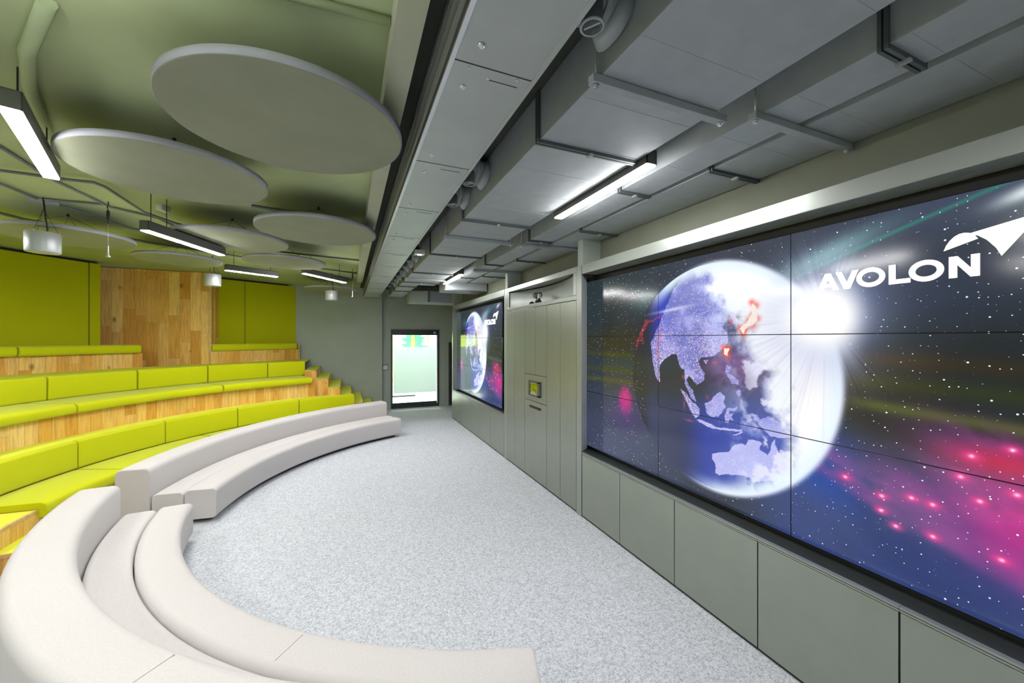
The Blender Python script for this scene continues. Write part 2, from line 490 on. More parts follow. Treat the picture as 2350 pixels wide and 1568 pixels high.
obj('trunk', MB().xz([(2.42, 1.0), (2.66, 1.0), (2.62, 2.2), (2.56, 2.5), (2.45, 2.1)], 16.85, 16.86), 'trunk', t)
struct('trim_1', MB().box(3.15, 3.22, 16.9, 16.98, 0, 2.9), 'ply')
# curtain and control plate
cu = MB(); n = 24
pth = [(2.965 + .16 * i / n, 12.2 + .022 * math.sin(i * 1.6)) for i in range(n + 1)]
cu.xy(pth + [(x, y + .03) for x, y in pth[::-1]], .02, 2.04)
tag(obj('curtain', cu, 'curtain'), 'narrow dark brown-grey curtain hanging right of the glazed door', 'curtain')
t = thing('room_control_panel', 'small square control panel on the wall left of the glazed door', 'control panel', (1.04, 12.36, 1.20))
obj('body', MB().box(.955, 1.115, 12.37, 12.39, 1.195, 1.355), 'blackmetal', t, bev=.004)
obj('face', MB().box(.967, 1.103, 12.364, 12.37, 1.21, 1.34), 'silver', t)

# ------------------------------------------------------------------ media wall on the right
XF = 2.59
trim_n = [1]
def trim(mb, mat='frame', bev=.004):
    trim_n[0] += 1
    return struct('trim_%d' % trim_n[0], mb, mat, bev=bev)
# top band, soffits, mullions
trim(MB().box(XF, 2.72, -3.9, 3.955, 2.931, 3.043))
trim(MB().box(XF, 2.72, 6.455, 10.3, 2.931, 3.043))
trim(MB().xy([(XF, 3.962), (XF, 4.075), (2.745, 4.078)], 0, 3.043), bev=0)       # mullion between the near wall and the cabinets
trim(MB().box(XF, 2.86, 6.335, 6.48, 0, 3.043))         # mullion between cabinets and far wall
trim(MB().box(XF, 2.86, 4.08, 6.33, 2.97, 3.043))
trim(MB().box(XF, 2.86, 4.08, 6.33, 2.632, 2.69))
trim(MB().box(XF, 2.60, 4.08, 4.15, 2.69, 2.97).box(XF, 2.60, 6.25, 6.33, 2.69, 2.97))
trim(MB().box(XF, 2.86, 10.2, 10.3, 0, 3.043))
trim(MB().box(2.60, 2.86, -3.9, 3.955, 2.935, 2.95), 'olive')
trim(MB().box(2.60, 2.86, 6.48, 10.2, 2.935, 2.95), 'olive')
trim(MB().box(2.72, 2.86, -3.9, 10.3, 3.03, 3.043), 'olive')
# splayed reveals beside the display walls
trim(MB().xy([(2.597, 3.963), (2.597, 3.967), (2.742, 4.079), (2.745, 4.074)], .785, 2.931), 'reveal', 0)
# ledge and backing behind the displays
trim(MB().box(2.62, 2.86, -3.9, 4.07, .74, .772), 'ledge')
trim(MB().box(2.62, 2.86, 6.48, 10.2, .74, .772), 'ledge')
trim(MB().box(2.80, 2.86, -3.9, 4.0, .772, 2.935), 'black')
trim(MB().box(2.78, 2.86, 6.48, 10.2, .772, 2.935), 'black')
# short pilasters up to the ducts
for y in (3.95, 6.34, 10.19):
    trim(MB().box(XF + .01, 2.86, y, y + .11, 3.043, 3.64), 'wall')

def storage_unit(y0, y1, label):
    t = thing('storage_unit', label, 'cabinet', (2.72, (y0 + y1) / 2, 0), 'low cabinets under the display walls')
    obj('body', MB().box(2.612, 2.85, y0 + .003, y1 - .003, .02, .735), 'black', t)
    obj('door', MB().box(XF, 2.611, y0 + .004, y1 - .004, .025, .752), 'panel', t, bev=.002)
    obj('top_rail', MB().box(XF - .002, 2.62, y0 + .001, y1 - .001, .757, .766).box(XF - .002, 2.62, y0 + .001, y1 - .001, .7705, .781), 'frame', t)
    obj('plinth', MB().box(2.605, 2.85, y0 + .003, y1 - .003, 0, .02), 'black', t)
ys = [3.953, 3.25, 2.52, 1.783, 1.042, .30, -.44, -1.18]
nm = ['first from the tall cabinets', 'second from the tall cabinets', 'third from the tall cabinets', 'fourth from the tall cabinets', 'at the bottom right edge of the view', 'sixth from the tall cabinets', 'seventh from the tall cabinets']
for k in range(7): storage_unit(ys[k + 1], ys[k], 'low grey-green cabinet under the near display wall, ' + nm[k])
ys = [6.483, 7.24, 7.97, 8.71, 9.42, 10.2]
nm = ['nearest the tall cabinets', 'second from the tall cabinets', 'middle one of five', 'second from the far end', 'at the far end by the door']
for k in range(5): storage_unit(ys[k], ys[k + 1], 'low grey-green cabinet under the far display wall, ' + nm[k])

def tall(y0, y1, doors, label, vsplit=()):
    t = thing('tall_cabinet', label, 'cabinet', (2.72, (y0 + y1) / 2, 0), 'tall cabinets between the display walls')
    obj('body', MB().box(2.614, 2.85, y0 + .003, y1 - .003, .02, 2.625), 'black', t)
    out = []
    for (a, b, z0, z1) in doors:
        out.append(obj('door', MB().box(XF, 2.611, a + .004, b - .004, z0 + .004, z1 - .004), 'panel', t, bev=.002))
    obj('plinth', MB().box(2.605, 2.85, y0 + .003, y1 - .003, 0, .02), 'black', t)
    return t, out
tall(6.0, 6.333, [(6.0, 6.333, .022, 2.63)], 'tall grey-green cabinet with one narrow door beside the far display wall')
tall(5.59, 6.0, [(5.59, 6.0, .022, 2.63)], 'tall grey-green cabinet with one door, left of the one with the glass device')
t, dd = tall(4.85, 5.59, [(4.85, 5.59, .022, 1.2), (4.85, 5.59, 1.2, 1.604), (4.85, 5.22, 1.604, 2.63), (5.22, 5.59, 1.604, 2.63)],
             'tall grey-green cabinet with four doors, a dark slot handle and a small glass device')
obj('slot_handle', MB().box(2.583, 2.589, 5.03, 5.40, 1.095, 1.13), 'black', dd[0])
tall(4.47, 4.85, [(4.47, 4.85, .022, 2.63)], 'tall grey-green cabinet with one door, right of the one with the glass device')
tall(4.08, 4.47, [(4.08, 4.47, .022, 2.63)], 'tall grey-green cabinet with one door beside the near display wall')
t = thing('wall_device', 'small device with a dark frame and glossy glass, reflection painted yellow-green, on a cabinet door', 'device', (2.58, 5.21, 1.28))
fr = MB(); y0, y1, z0, z1 = 5.03, 5.405, 1.285, 1.51
fr.box(2.565, 2.589, y0, y0 + .07, z0, z1).box(2.565, 2.589, y1 - .05, y1, z0, z1).box(2.565, 2.589, y0, y1, z0, z0 + .025).box(2.565, 2.589, y0, y1, z1 - .02, z1)
obj('frame', fr, 'housing', t, bev=.003)
gp = MB(); n = 10
ring = [(y0 + .08 + .24 * i / n, z0 + .03) for i in range(n + 1)]
gp.box(2.574, 2.588, y0 + .08, y1 - .06, z0 + .03, z1 - .03)
obj('glass_panel', gp, paint('device_reflection_glass', (.30, .36, .0), .08, spec=1.0, var=.5, scale=14), t)  # yellow-green reflection of the room painted into the glass
arcp = [(y0 + .08 + .235 * i / 12, z0 + .03 + .045 * math.sin(PI * i / 12)) for i in range(13)]
obj('chin', MB().yz([(y0 + .08, z0 + .025)] + arcp[1:-1] + [(y0 + .315, z0 + .025)], 2.562, 2.573), 'silver', t)
obj('top_bar', MB().box(2.562, 2.573, y0 + .08, y0 + .315, z1 - .033, z1 - .022), 'silver', t)

# camera niche with its curved lining
nb = MB().box(2.845, 2.855, 4.1, 6.3, 2.69, 2.97)
struct('trim_40', nb, 'olive')
li = MB(); n = 28; Y = [6.25 - 2.10 * i / n for i in range(n + 1)]
zt = [2.925 - .02 * math.sin(PI * min(1, i / 16)) + .0 * i + (.045 * max(0, (i - 12) / 16.0) ** 2.2) for i in range(n + 1)]
# front lip follows a bow in plan: deep in the middle, returning to the front at both ends
xs = [2.605 + .20 * math.sin(PI * (i / n)) ** .85 for i in range(n + 1)]
zt = [2.955] * (n + 1)
a = li.pts([(x, y, 2.691) for x, y in zip(xs, Y)]); b = li.pts([(x, y, z) for x, y, z in zip(xs, Y, zt)])
c = li.pts([(x + .01, y, 2.691) for x, y in zip(xs, Y)]); e = li.pts([(x + .01, y, z) for x, y, z in zip(xs, Y, zt)])
for i in range(n):
    li.face([a + i, a + i + 1, b + i + 1, b + i], sm=True); li.face([c + i, c + i + 1, e + i + 1, e + i], sm=True); li.face([b + i, b + i + 1, e + i + 1, e + i], sm=True)
struct('trim_41', li, paint('niche_lining', (.42, .46, .44), .5, metal=.1), )
t = thing('conference_camera', 'silver and black swivel camera on its base in the niche above the tall cabinets', 'camera', (2.66, 5.25, 2.69))
obj('base', MB().lathe([(.001, .0), (.05, .0), (.055, .02), (.045, .045), (.001, .05)], 0, 0, 24, True), 'black', t, local=True)
obj('neck', MB().box(-.02, .02, -.035, .035, .045, .075), 'black', t, local=True, bev=.005)
for s_ in (-1, 1): obj('yoke_arm', MB().box(-.03, .03, s_ * .0375 - .0075, s_ * .0375 + .0075, .07, .15), 'silver', t, local=True, bev=.006)
hd = obj('head', MB().tube([(.05, 0, .135), (-.02, 0, .125), (-.075, 0, .115)], [.036, .042, .040], 16), 'housing', t, local=True)
obj('lens', MB().tube([(-.054, 0, .12), (-.062, 0, .119)], .022, 16), 'black', hd, local=True)
o = obj('desk_microphone', MB().lathe([(.001, 0), (.045, 0), (.042, .02), (.02, .04), (.001, .045)], 2.64, 5.43, 24, True), 'black')
o.location.z = 2.69
tag(o, 'small black dome beside the swivel camera in the niche', 'microphone')
t.scale = (1.0, 1.0, 1.0)

# ------------------------------------------------------------------ display picture
POLY = {
'asia':[(1.109, 1.3), (1.151, 1.072), (1.171, 0.965), (1.222, 0.914), (1.222, 1.076), (1.292, 1.14), (1.369, 1.191), (1.433, 1.189), (1.461, 1.127), (1.478, 1.073), (1.52, 1.06), (1.527, 1.013), (1.527, 0.934), (1.575, 0.838), (1.641, 0.781), (1.614, 0.874), (1.561, 0.945), (1.546, 0.975), (1.575, 1.017), (1.614, 0.982), (1.655, 0.929), (1.73, 0.986), (1.735, 1.038), (1.695, 1.088), (1.671, 1.138), (1.695, 1.173), (1.756, 1.183), (1.831, 1.198), (1.902, 1.251), (1.956, 1.319), (1.949, 1.38), (1.909, 1.424), (1.936, 1.479), (1.922, 1.511), (1.977, 1.52), (2.003, 1.458), (2.036, 1.433), (2.041, 1.475), (2.015, 1.524), (2.055, 1.558), (2.147, 1.533), (2.158, 1.602), (2.123, 1.674), (2.059, 1.79), (1.91, 1.909), (1.704, 1.944), (1.52, 1.898), (1.405, 1.804), (1.343, 1.69), (1.272, 1.59), (1.216, 1.445)],
'japan':[(2.147, 1.602), (2.183, 1.576), (2.194, 1.479), (2.159, 1.429), (2.099, 1.407), (2.08, 1.372), (2.055, 1.414), (2.123, 1.465), (2.153, 1.51)],
'taiwan':[(1.916, 1.263), (1.957, 1.258), (1.95, 1.203), (1.923, 1.22)],
'hainan':[(1.726, 1.155), (1.768, 1.163), (1.745, 1.12)],
'phil':[(1.942, 1.126), (1.981, 1.114), (1.962, 1.064), (1.988, 1.049), (2.037, 1.009), (2.04, 0.975), (1.985, 0.983), (1.962, 1.015), (1.935, 1.062)],
'mind':[(2.015, 0.924), (2.051, 0.956), (2.064, 0.91), (2.044, 0.884)],
'borneo':[(1.727, 0.791), (1.792, 0.823), (1.883, 0.901), (1.923, 0.87), (1.907, 0.819), (1.923, 0.793), (1.899, 0.746), (1.867, 0.69), (1.801, 0.692), (1.749, 0.713)],
'sumatra':[(1.467, 0.883), (1.537, 0.848), (1.613, 0.781), (1.678, 0.738), (1.678, 0.685), (1.651, 0.661), (1.604, 0.695), (1.547, 0.779)],
'java':[(1.66, 0.651), (1.758, 0.64), (1.859, 0.617), (2.066, 0.637), (2.059, 0.622), (1.875, 0.599), (1.758, 0.607), (1.687, 0.626)],
'sulawesi':[(1.938, 0.781), (2.037, 0.808), (2.029, 0.783), (1.962, 0.768), (1.962, 0.743), (2.003, 0.758), (1.977, 0.725), (2.003, 0.692), (1.969, 0.696), (1.954, 0.665), (1.927, 0.673), (1.931, 0.724)],
'guinea':[(2.143, 0.772), (2.197, 0.779), (2.21, 0.736), (2.262, 0.775), (2.336, 0.761), (2.395, 0.73), (2.429, 0.671), (2.336, 0.643), (2.274, 0.66), (2.21, 0.691), (2.177, 0.73)],
'timor':[(1.992, 0.576), (2.059, 0.626), (2.073, 0.625), (2.007, 0.579)],
'australia':[(1.817, 0.393), (1.962, 0.45), (2.0, 0.495), (2.055, 0.533), (2.094, 0.533), (2.122, 0.583), (2.163, 0.589), (2.197, 0.584), (2.223, 0.578), (2.204, 0.534), (2.262, 0.512), (2.293, 0.552), (2.299, 0.603), (2.318, 0.633), (2.336, 0.557), (2.342, 0.515), (2.372, 0.462), (2.378, 0.415), (2.354, 0.371), (2.299, 0.334), (2.163, 0.268), (2.129, 0.303), (2.044, 0.292), (1.875, 0.237), (1.834, 0.249), (1.834, 0.322), (1.809, 0.351)],
'guj':[(1.033, 1.535), (1.077, 1.517), (1.141, 1.522), (1.283, 1.567), (1.233, 1.525), (1.066, 1.479), (1.0, 1.371), (1.011, 1.268), (0.966, 1.323), (0.896, 1.218), (0.908, 1.315), (0.989, 1.434)],
'flare':[(2.65, 1.435)],
'green':[(2.514, 1.767), (3.04, 1.971), (3.396, 2.031)],
'glowtr':[(3.384, 1.988)],
'magenta':[(3.268, 0.525), (3.372, 0.625), (3.04, 0.523), (2.708, 0.534), (3.268, 0.751), (3.334, 0.79), (3.372, 0.313), (2.856, 0.406), (3.153, 0.347), (3.384, 0.514), (3.255, 0.623), (3.057, 0.484), (2.952, 0.491), (2.914, 0.332)],
'gstreak':[(2.856, 0.954), (3.122, 0.94), (3.384, 0.921)],

}
def inside(poly, U, V):
    r = np.zeros(U.shape, bool); n = len(poly)
    for i in range(n):
        x0, y0 = poly[i]; x1, y1 = poly[(i + 1) % n]
        if y0 == y1: continue
        c = ((y0 > V) != (y1 > V)) & (U < (x1 - x0) * (V - y0) / (y1 - y0) + x0); r ^= c
    return r
rs = np.random.RandomState(7)
LAT = rs.rand(256, 256)
def vn(x, y):
    xi = np.floor(x).astype(int); yi = np.floor(y).astype(int); fx = x - xi; fy = y - yi
    fx = fx * fx * (3 - 2 * fx); fy = fy * fy * (3 - 2 * fy)
    g = lambda a, b: LAT[a % 256, b % 256]
    return (g(xi, yi) * (1 - fx) + g(xi + 1, yi) * fx) * (1 - fy) + (g(xi, yi + 1) * (1 - fx) + g(xi + 1, yi + 1) * fx) * fy
def fbm(x, y, o=4):
    s_ = 0; a = .5; t_ = 0
    for k in range(o): s_ = s_ + a * vn(x * 2 ** k + 17 * k, y * 2 ** k + 9 * k); t_ += a; a *= .55
    return s_ / t_
def sst(a, b, x):
    t_ = np.clip((x - a) / (b - a), 0, 1); return t_ * t_ * (3 - 2 * t_)
def lay(c, col, a): return c * (1 - a[..., None]) + np.array(col, float) * a[..., None]
def picture(U, V):
    c = np.zeros(U.shape + (3,))
    c[:] = (42, 50, 66)
    n1 = fbm(U * 2.2, V * 2.2, 4)
    c = lay(c, (30, 36, 36), sst(.55, .8, V) * (1 - sst(1.25, 1.6, V)) * sst(2.4, 2.8, U))
    c = lay(c, (24, 40, 44), (1 - sst(.6, 1.6, U)) * sst(.9, 1.3, V))
    c = lay(c, (44, 62, 120), (1 - sst(.25, .9, V)) * sst(1.9, 2.5, U) * .9)
    c = lay(c, (62, 70, 96), (1 - sst(.1, .75, V)) * (1 - sst(1.0, 2.0, U)))
    c = lay(c, (30, 70, 160), sst(2.3, 2.62, U) * (1 - sst(2.62, 2.95, U)) * (1 - sst(.55, .95, V)) * sst(.2, .45, V) * .7)
    c = lay(c, (74, 82, 112), sst(1.75, 2.0, V) * sst(2.4, 3.4, U) * .7)
    c *= (.82 + .36 * n1)[..., None]
    # green and amber streaks; left bands are painted reflections of the lime seats
    for (u0, v0, k, w, col, am) in ((3.1, .94, -.06, .035, (95, 115, 30), .6), (2.9, 1.22, -.05, .05, (52, 42, 22), .7), (3.1, 1.08, -.03, .05, (48, 60, 18), .6),
                                    (.5, 1.16, 0, .03, (70, 76, 6), .55), (.5, .98, 0, .035, (66, 74, 4), .5), (.4, .86, .02, .03, (84, 96, 6), .5), (.3, 1.3, 0, .12, (58, 46, 6), .5)):
        dlt = (V - v0 - k * (U - u0)) / w
        win = sst(2.65, 2.9, U) if u0 > 2 else (1 - sst(.8, 1.3, U))
        c = lay(c, col, np.exp(-dlt ** 2) * win * am)
    # teal aurora
    lv = 1.767 + (U - 2.514) * .36 - .03 * (U - 2.5) ** 2
    c = lay(c, (40, 150, 120), np.exp(-((V - lv) / .012) ** 2) * sst(2.35, 2.5, U) * .55)
    c = lay(c, (130, 190, 185), np.exp(-((V - lv - .05) / .07) ** 2 - ((U - 2.62) / .28) ** 2) * .75)
    c = lay(c, (225, 235, 240), np.exp(-((U - 3.42) / .1) ** 2 - ((V - 1.99 - (U - 3.42) * .3) / .035) ** 2) * .95)
    c = lay(c, (70, 120, 115), np.exp(-((U - 1.05) / .22) ** 2 - ((V - 1.72) / .1) ** 2) * .6)
    # magenta cloud
    m = np.zeros(U.shape)
    for (u0, v0) in POLY['magenta']:
        m = np.maximum(m, np.exp(-(((U - u0) / .22) ** 2 + ((V - v0 + (U - u0) * .35) / .12) ** 2)))
    n2 = fbm(U * 5, V * 6 + U * 2, 4)
    m = m * sst(.25, .6, n2 + .15)
    m = m * sst(.0, .08, V - (.36 - (U - 2.8) * .36))
    c = lay(c, (140, 72, 142), np.clip(m * .8, 0, 1))
    c = lay(c, (250, 30, 150), np.exp(-(((U - 3.5) / .28) ** 2 + ((V - .5) / .22) ** 2)) * .75)
    c = lay(c, (205, 30, 70), np.exp(-(((U - 3.34) / .2) ** 2 + ((V - .76) / .07) ** 2)) * .8)
    for i, (u0, v0) in enumerate(POLY['magenta']):
        c = lay(c, (255, 60, 150), np.exp(-(((U - u0 - .05 * math.sin(i * 3)) / .03) ** 2 + ((V - v0 - .04 * math.cos(i * 5)) / .022) ** 2)) * .9)
        c = lay(c, (255, 225, 245), np.exp(-(((U - u0 - .05 * math.sin(i * 3)) / .009) ** 2 + ((V - v0 - .04 * math.cos(i * 5)) / .008) ** 2)))
    # pink and orange bokeh on the left
    c = lay(c, (238, 22, 130), np.exp(-(np.hypot((U - .727) / .11, (V - .66) / .15)) ** 4) * .85)
    c = lay(c, (90, 50, 130), np.exp(-(np.hypot((U - .72) / .25, (V - .5) / .16)) ** 2) * .5)
    c = lay(c, (200, 80, 60), np.exp(-(np.hypot((U - 1.03) / .07, (V - .83) / .09)) ** 4) * .65)
    c = lay(c, (190, 110, 50), np.exp(-(np.hypot((U - 1.15) / .07, (V - .86) / .09)) ** 4) * .6)
    # sun rays
    fu, fv = 2.62, 1.47
    dx, dy = U - fu, V - fv; R = np.hypot(dx, dy); an = np.arctan2(dy, dx)
    ray = vn(an * 26 + 50, np.full(U.shape, 3.3)) * .6 + vn(an * 70 + 90, np.full(U.shape, 8.1)) * .6
    rw = np.exp(-(R / .30) ** 2) * sst(.42, .85, ray) * (sst(.1, .5, np.sin(an - .9)) + .8 * sst(.2, .6, -np.sin(an + .5)))
    # the globe
    cu, cv, rad = 1.778, 1.027, .932
    nx, ny = (U - cu) / rad, (V - cv) / rad; rho = np.hypot(nx, ny); disc = 1 - sst(.996, 1.003, rho)
    g = np.zeros(c.shape); g[:] = (34, 40, 70)
    g = lay(g, (46, 66, 168), sst(-1.1, -.2, -ny) * sst(-.2, .25, nx + .25) * .9 * (1 - sst(-.4, .1, ny)))
    g = lay(g, (56, 62, 92), (1 - sst(-.55, .0, nx)) * (1 - sst(-.5, -.15, ny)) * .9)
    g = lay(g, (40, 62, 190), np.exp(-((nx + .55) / .14) ** 2) * sst(.12, .35, ny) * .95)
    g = lay(g, (34, 38, 44), (1 - sst(-.86, -.68, nx)))
    g = lay(g, (34, 44, 52), np.exp(-((nx + .3) / .5) ** 2 - ((ny + .05) / .2) ** 2) * .9)
    g = lay(g, (120, 60, 130), np.exp(-((nx - .22) / .3) ** 2 - ((ny - .1) / .16) ** 2) * .75)
    wu = U + .030 * (fbm(U * 14, V * 14, 3) - .5); wv = V + .030 * (fbm(U * 14 + 40, V * 14 + 9, 3) - .5)
    n3 = fbm(U * 6, V * 6, 5); n4 = fbm(U * 20, V * 20, 3)
    spk = rs.rand(*U.shape)
    red = np.zeros(U.shape); city = np.zeros(U.shape); land = np.zeros(U.shape, bool)
    for k, P in POLY.items():
        if k in ('magenta', 'flare', 'green', 'glowtr', 'gstreak'): continue
        a = inside(P, wu, wv)
        if k in ('japan', 'taiwan'):
            red = np.maximum(red, a * 1.0)
        elif k == 'guj': city = np.maximum(city, a * (spk > .6)); continue
        land |= a
    g = lay(g, (128, 132, 216), land * (.75 + .25 * n3))
    g = lay(g, (176, 172, 238), land * sst(.45, .75, n3) * .8)
    g = lay(g, (196, 198, 248), land * (1 - sst(-.45, -.2, ny)) * .8)
    g = lay(g, (70, 82, 196), land * sst(.5, .7, fbm(U * 3.1 + 5, V * 3.1, 4)) * .45 * sst(-.2, .3, ny))
    east = np.exp(-(((U - 1.95) / .3) ** 2 + ((V - 1.28) / .24) ** 2)); ind = np.exp(-(((U - 1.25) / .18) ** 2 + ((V - 1.1) / .3) ** 2))
    sea = np.exp(-(((U - 1.5) / .3) ** 2 + ((V - .85) / .3) ** 2)) * .6
    dens = np.maximum(np.maximum(east, ind), sea)
    g = lay(g, (255, 228, 240), (land & (spk > .97 - .26 * dens)).astype(float))
    # bright day side, cloud and rim
    hz = nx - .62 + .72 * np.maximum(ny, 0)
    g = lay(g, (196, 204, 252), np.clip(sst(-.75, -.1, hz) * (.25 + .6 * sst(.4, .62, n3)), 0, 1) * .8)
    cl = sst(.50, .62, fbm(U * 8 + 3, V * 8 + 7, 5)) * sst(-.5, -.1, hz) * (1 - sst(.3, .6, ny))
    g = lay(g, (232, 232, 255), cl * .9)
    lit = sst(-.14, .10, hz + (n3 - .5) * .45)
    g = lay(g, (243, 249, 255), lit)
    g = lay(g, (255, 255, 255), sst(.0, .2, hz) * .9)
    rim = sst(.86, .995, rho) * np.where(ny > 0, sst(-.78, -.45, nx), sst(-.3, .2, nx))
    g = lay(g, (232, 248, 255), rim * .95)
    # halo of red round the brightest cities
    for (u0, v0, sx, sy) in ((1.975, 1.47, .02, .03), (1.83, 1.14, .03, .014), (1.505, .99, .015, .02), (1.23, 1.36, .02, .07), (1.2, 1.22, .012, .08), (1.57, .62, .05, .012), (1.76, .845, .02, .02), (1.52, .76, .012, .07)):
        e = np.exp(-(((U - u0) / sx) ** 2 + ((V - v0) / sy) ** 2)); g = lay(g, (255, 90, 90), np.clip(e * .8, 0, 1) * (.15 + .7 * (spk > .55)))
    g = lay(g, (255, 80, 60), np.clip(sum(np.exp(-(((U - a_) / .024) ** 2 + ((V - b_) / .024) ** 2)) for a_, b_ in POLY['japan'] + POLY['taiwan']), 0, 1) * .8)
    g = lay(g, (255, 240, 225), red)
    g = lay(g, (235, 240, 250), np.exp(-((ny - .66 - .1 * nx) / .016) ** 2) * np.exp(-((nx + .42) / .25) ** 2) * .7)
    c = c * (1 - disc[..., None]) + g * disc[..., None]
    c = lay(c, (230, 238, 255), np.exp(-((rho - 1) / .022) ** 2) * (rho > .985) * sst(-.2, .4, nx + .2 * abs(ny)) * .85)
    out = sst(.99, 1.02, rho)
    c = lay(c, (205, 205, 225), np.clip(rw * (.55 + .45 * out), 0, 1) * .8)
    inr = np.exp(-(R / .6) ** 2) * sst(.55, .9, ray) * (dx < 0) * (dy < .05)
    c = lay(c, (205, 170, 215), inr * disc * .35)
    c = lay(c, (90, 110, 190), np.exp(-(R / .28) ** 2) * .8)
    c = lay(c, (235, 240, 255), np.exp(-(R / .34) ** 2) * (.85 - .6 * sst(.05, .24, dx)))
    c = lay(c, (255, 255, 255), np.clip(1.3 * np.exp(-(np.hypot(dx / np.where(dx > 0, .185, .26), dy / .19)) ** 3), 0, 1))
    c = lay(c, (255, 70, 80), city * .9 * (1 - disc * .2)) if city.any() else c
    c = np.clip(c, 0, 255) / 255
    lin = np.where(c <= .04045, c / 12.92, ((c + .055) / 1.055) ** 2.4)
    sm = ((rho > 1.015) | (nx < -.8)) * (R > .2)
    return lin, sm.astype(float)

def display_panel(name, root, X, ytop, y0, z0, w, h, nu, nv, uo, vo, us, vs):
    # one flat panel of the wall: a finely divided lit front in a thin black body
    gu, gv = np.meshgrid(np.linspace(0, 1, nu), np.linspace(0, 1, nv))
    e = .003
    Yc = y0 - e - gu * (w - 2 * e); Zc = z0 + e + gv * (h - 2 * e)
    co = np.stack([np.full(gu.shape, X), Yc, Zc], -1).reshape(-1, 3)
    org = np.array(root.location); co = co - org
    idx = np.arange(nu * nv).reshape(nv, nu)
    q = np.stack([idx[:-1, :-1], idx[1:, :-1], idx[1:, 1:], idx[:-1, 1:]], -1).reshape(-1, 4)
    # body behind
    bx = [(X + d_ - org[0], y - org[1], z - org[2]) for d_ in (.0015, .045) for (y, z) in ((y0, z0), (y0 - w, z0), (y0 - w, z0 + h), (y0, z0 + h))]
    b = len(co); co = np.vstack([co, bx])
    body = [(b, b + 1, b + 2, b + 3), (b + 4, b + 7, b + 6, b + 5), (b, b + 4, b + 5, b + 1), (b + 1, b + 5, b + 6, b + 2), (b + 2, b + 6, b + 7, b + 3), (b + 3, b + 7, b + 4, b)]
    q = np.vstack([q, body])
    me = bpy.data.meshes.new(name)
    me.vertices.add(len(co)); me.vertices.foreach_set('co', co.astype(np.float32).ravel())
    me.loops.add(q.size); me.loops.foreach_set('vertex_index', q.ravel().astype(np.int32))
    me.polygons.add(len(q)); me.polygons.foreach_set('loop_start', np.arange(0, q.size, 4, dtype=np.int32))
    mi = np.zeros(len(q), np.int32); mi[-6:] = 1
    me.update(calc_edges=True)
    me.materials.append(M['screen']); me.materials.append(M['black'])
    me.polygons.foreach_set('material_index', mi)
    U = (uo + gu * w) * us; V = (vo + gv * h) * vs
    lin, sm = picture(U, V)
    col = np.ones((len(co), 4), np.float32); col[:nu * nv, :3] = lin.reshape(-1, 3)
    at = me.color_attributes.new('picture', 'FLOAT_COLOR', 'POINT'); at.data.foreach_set('color', col.ravel())
    sa = me.attributes.new('starmask', 'FLOAT', 'POINT'); m_ = np.zeros(len(co), np.float32); m_[:nu * nv] = sm.ravel(); sa.data.foreach_set('value', m_)
    uvs = np.zeros((len(co), 2), np.float32); uvs[:nu * nv, 0] = U.ravel(); uvs[:nu * nv, 1] = V.ravel()
    ul = me.uv_layers.new(name='UVMap'); ul.data.foreach_set('uv', uvs[q.ravel()].ravel())
    o = bpy.data.objects.new(name, me); COL.objects.link(o); o.parent = root
    return o

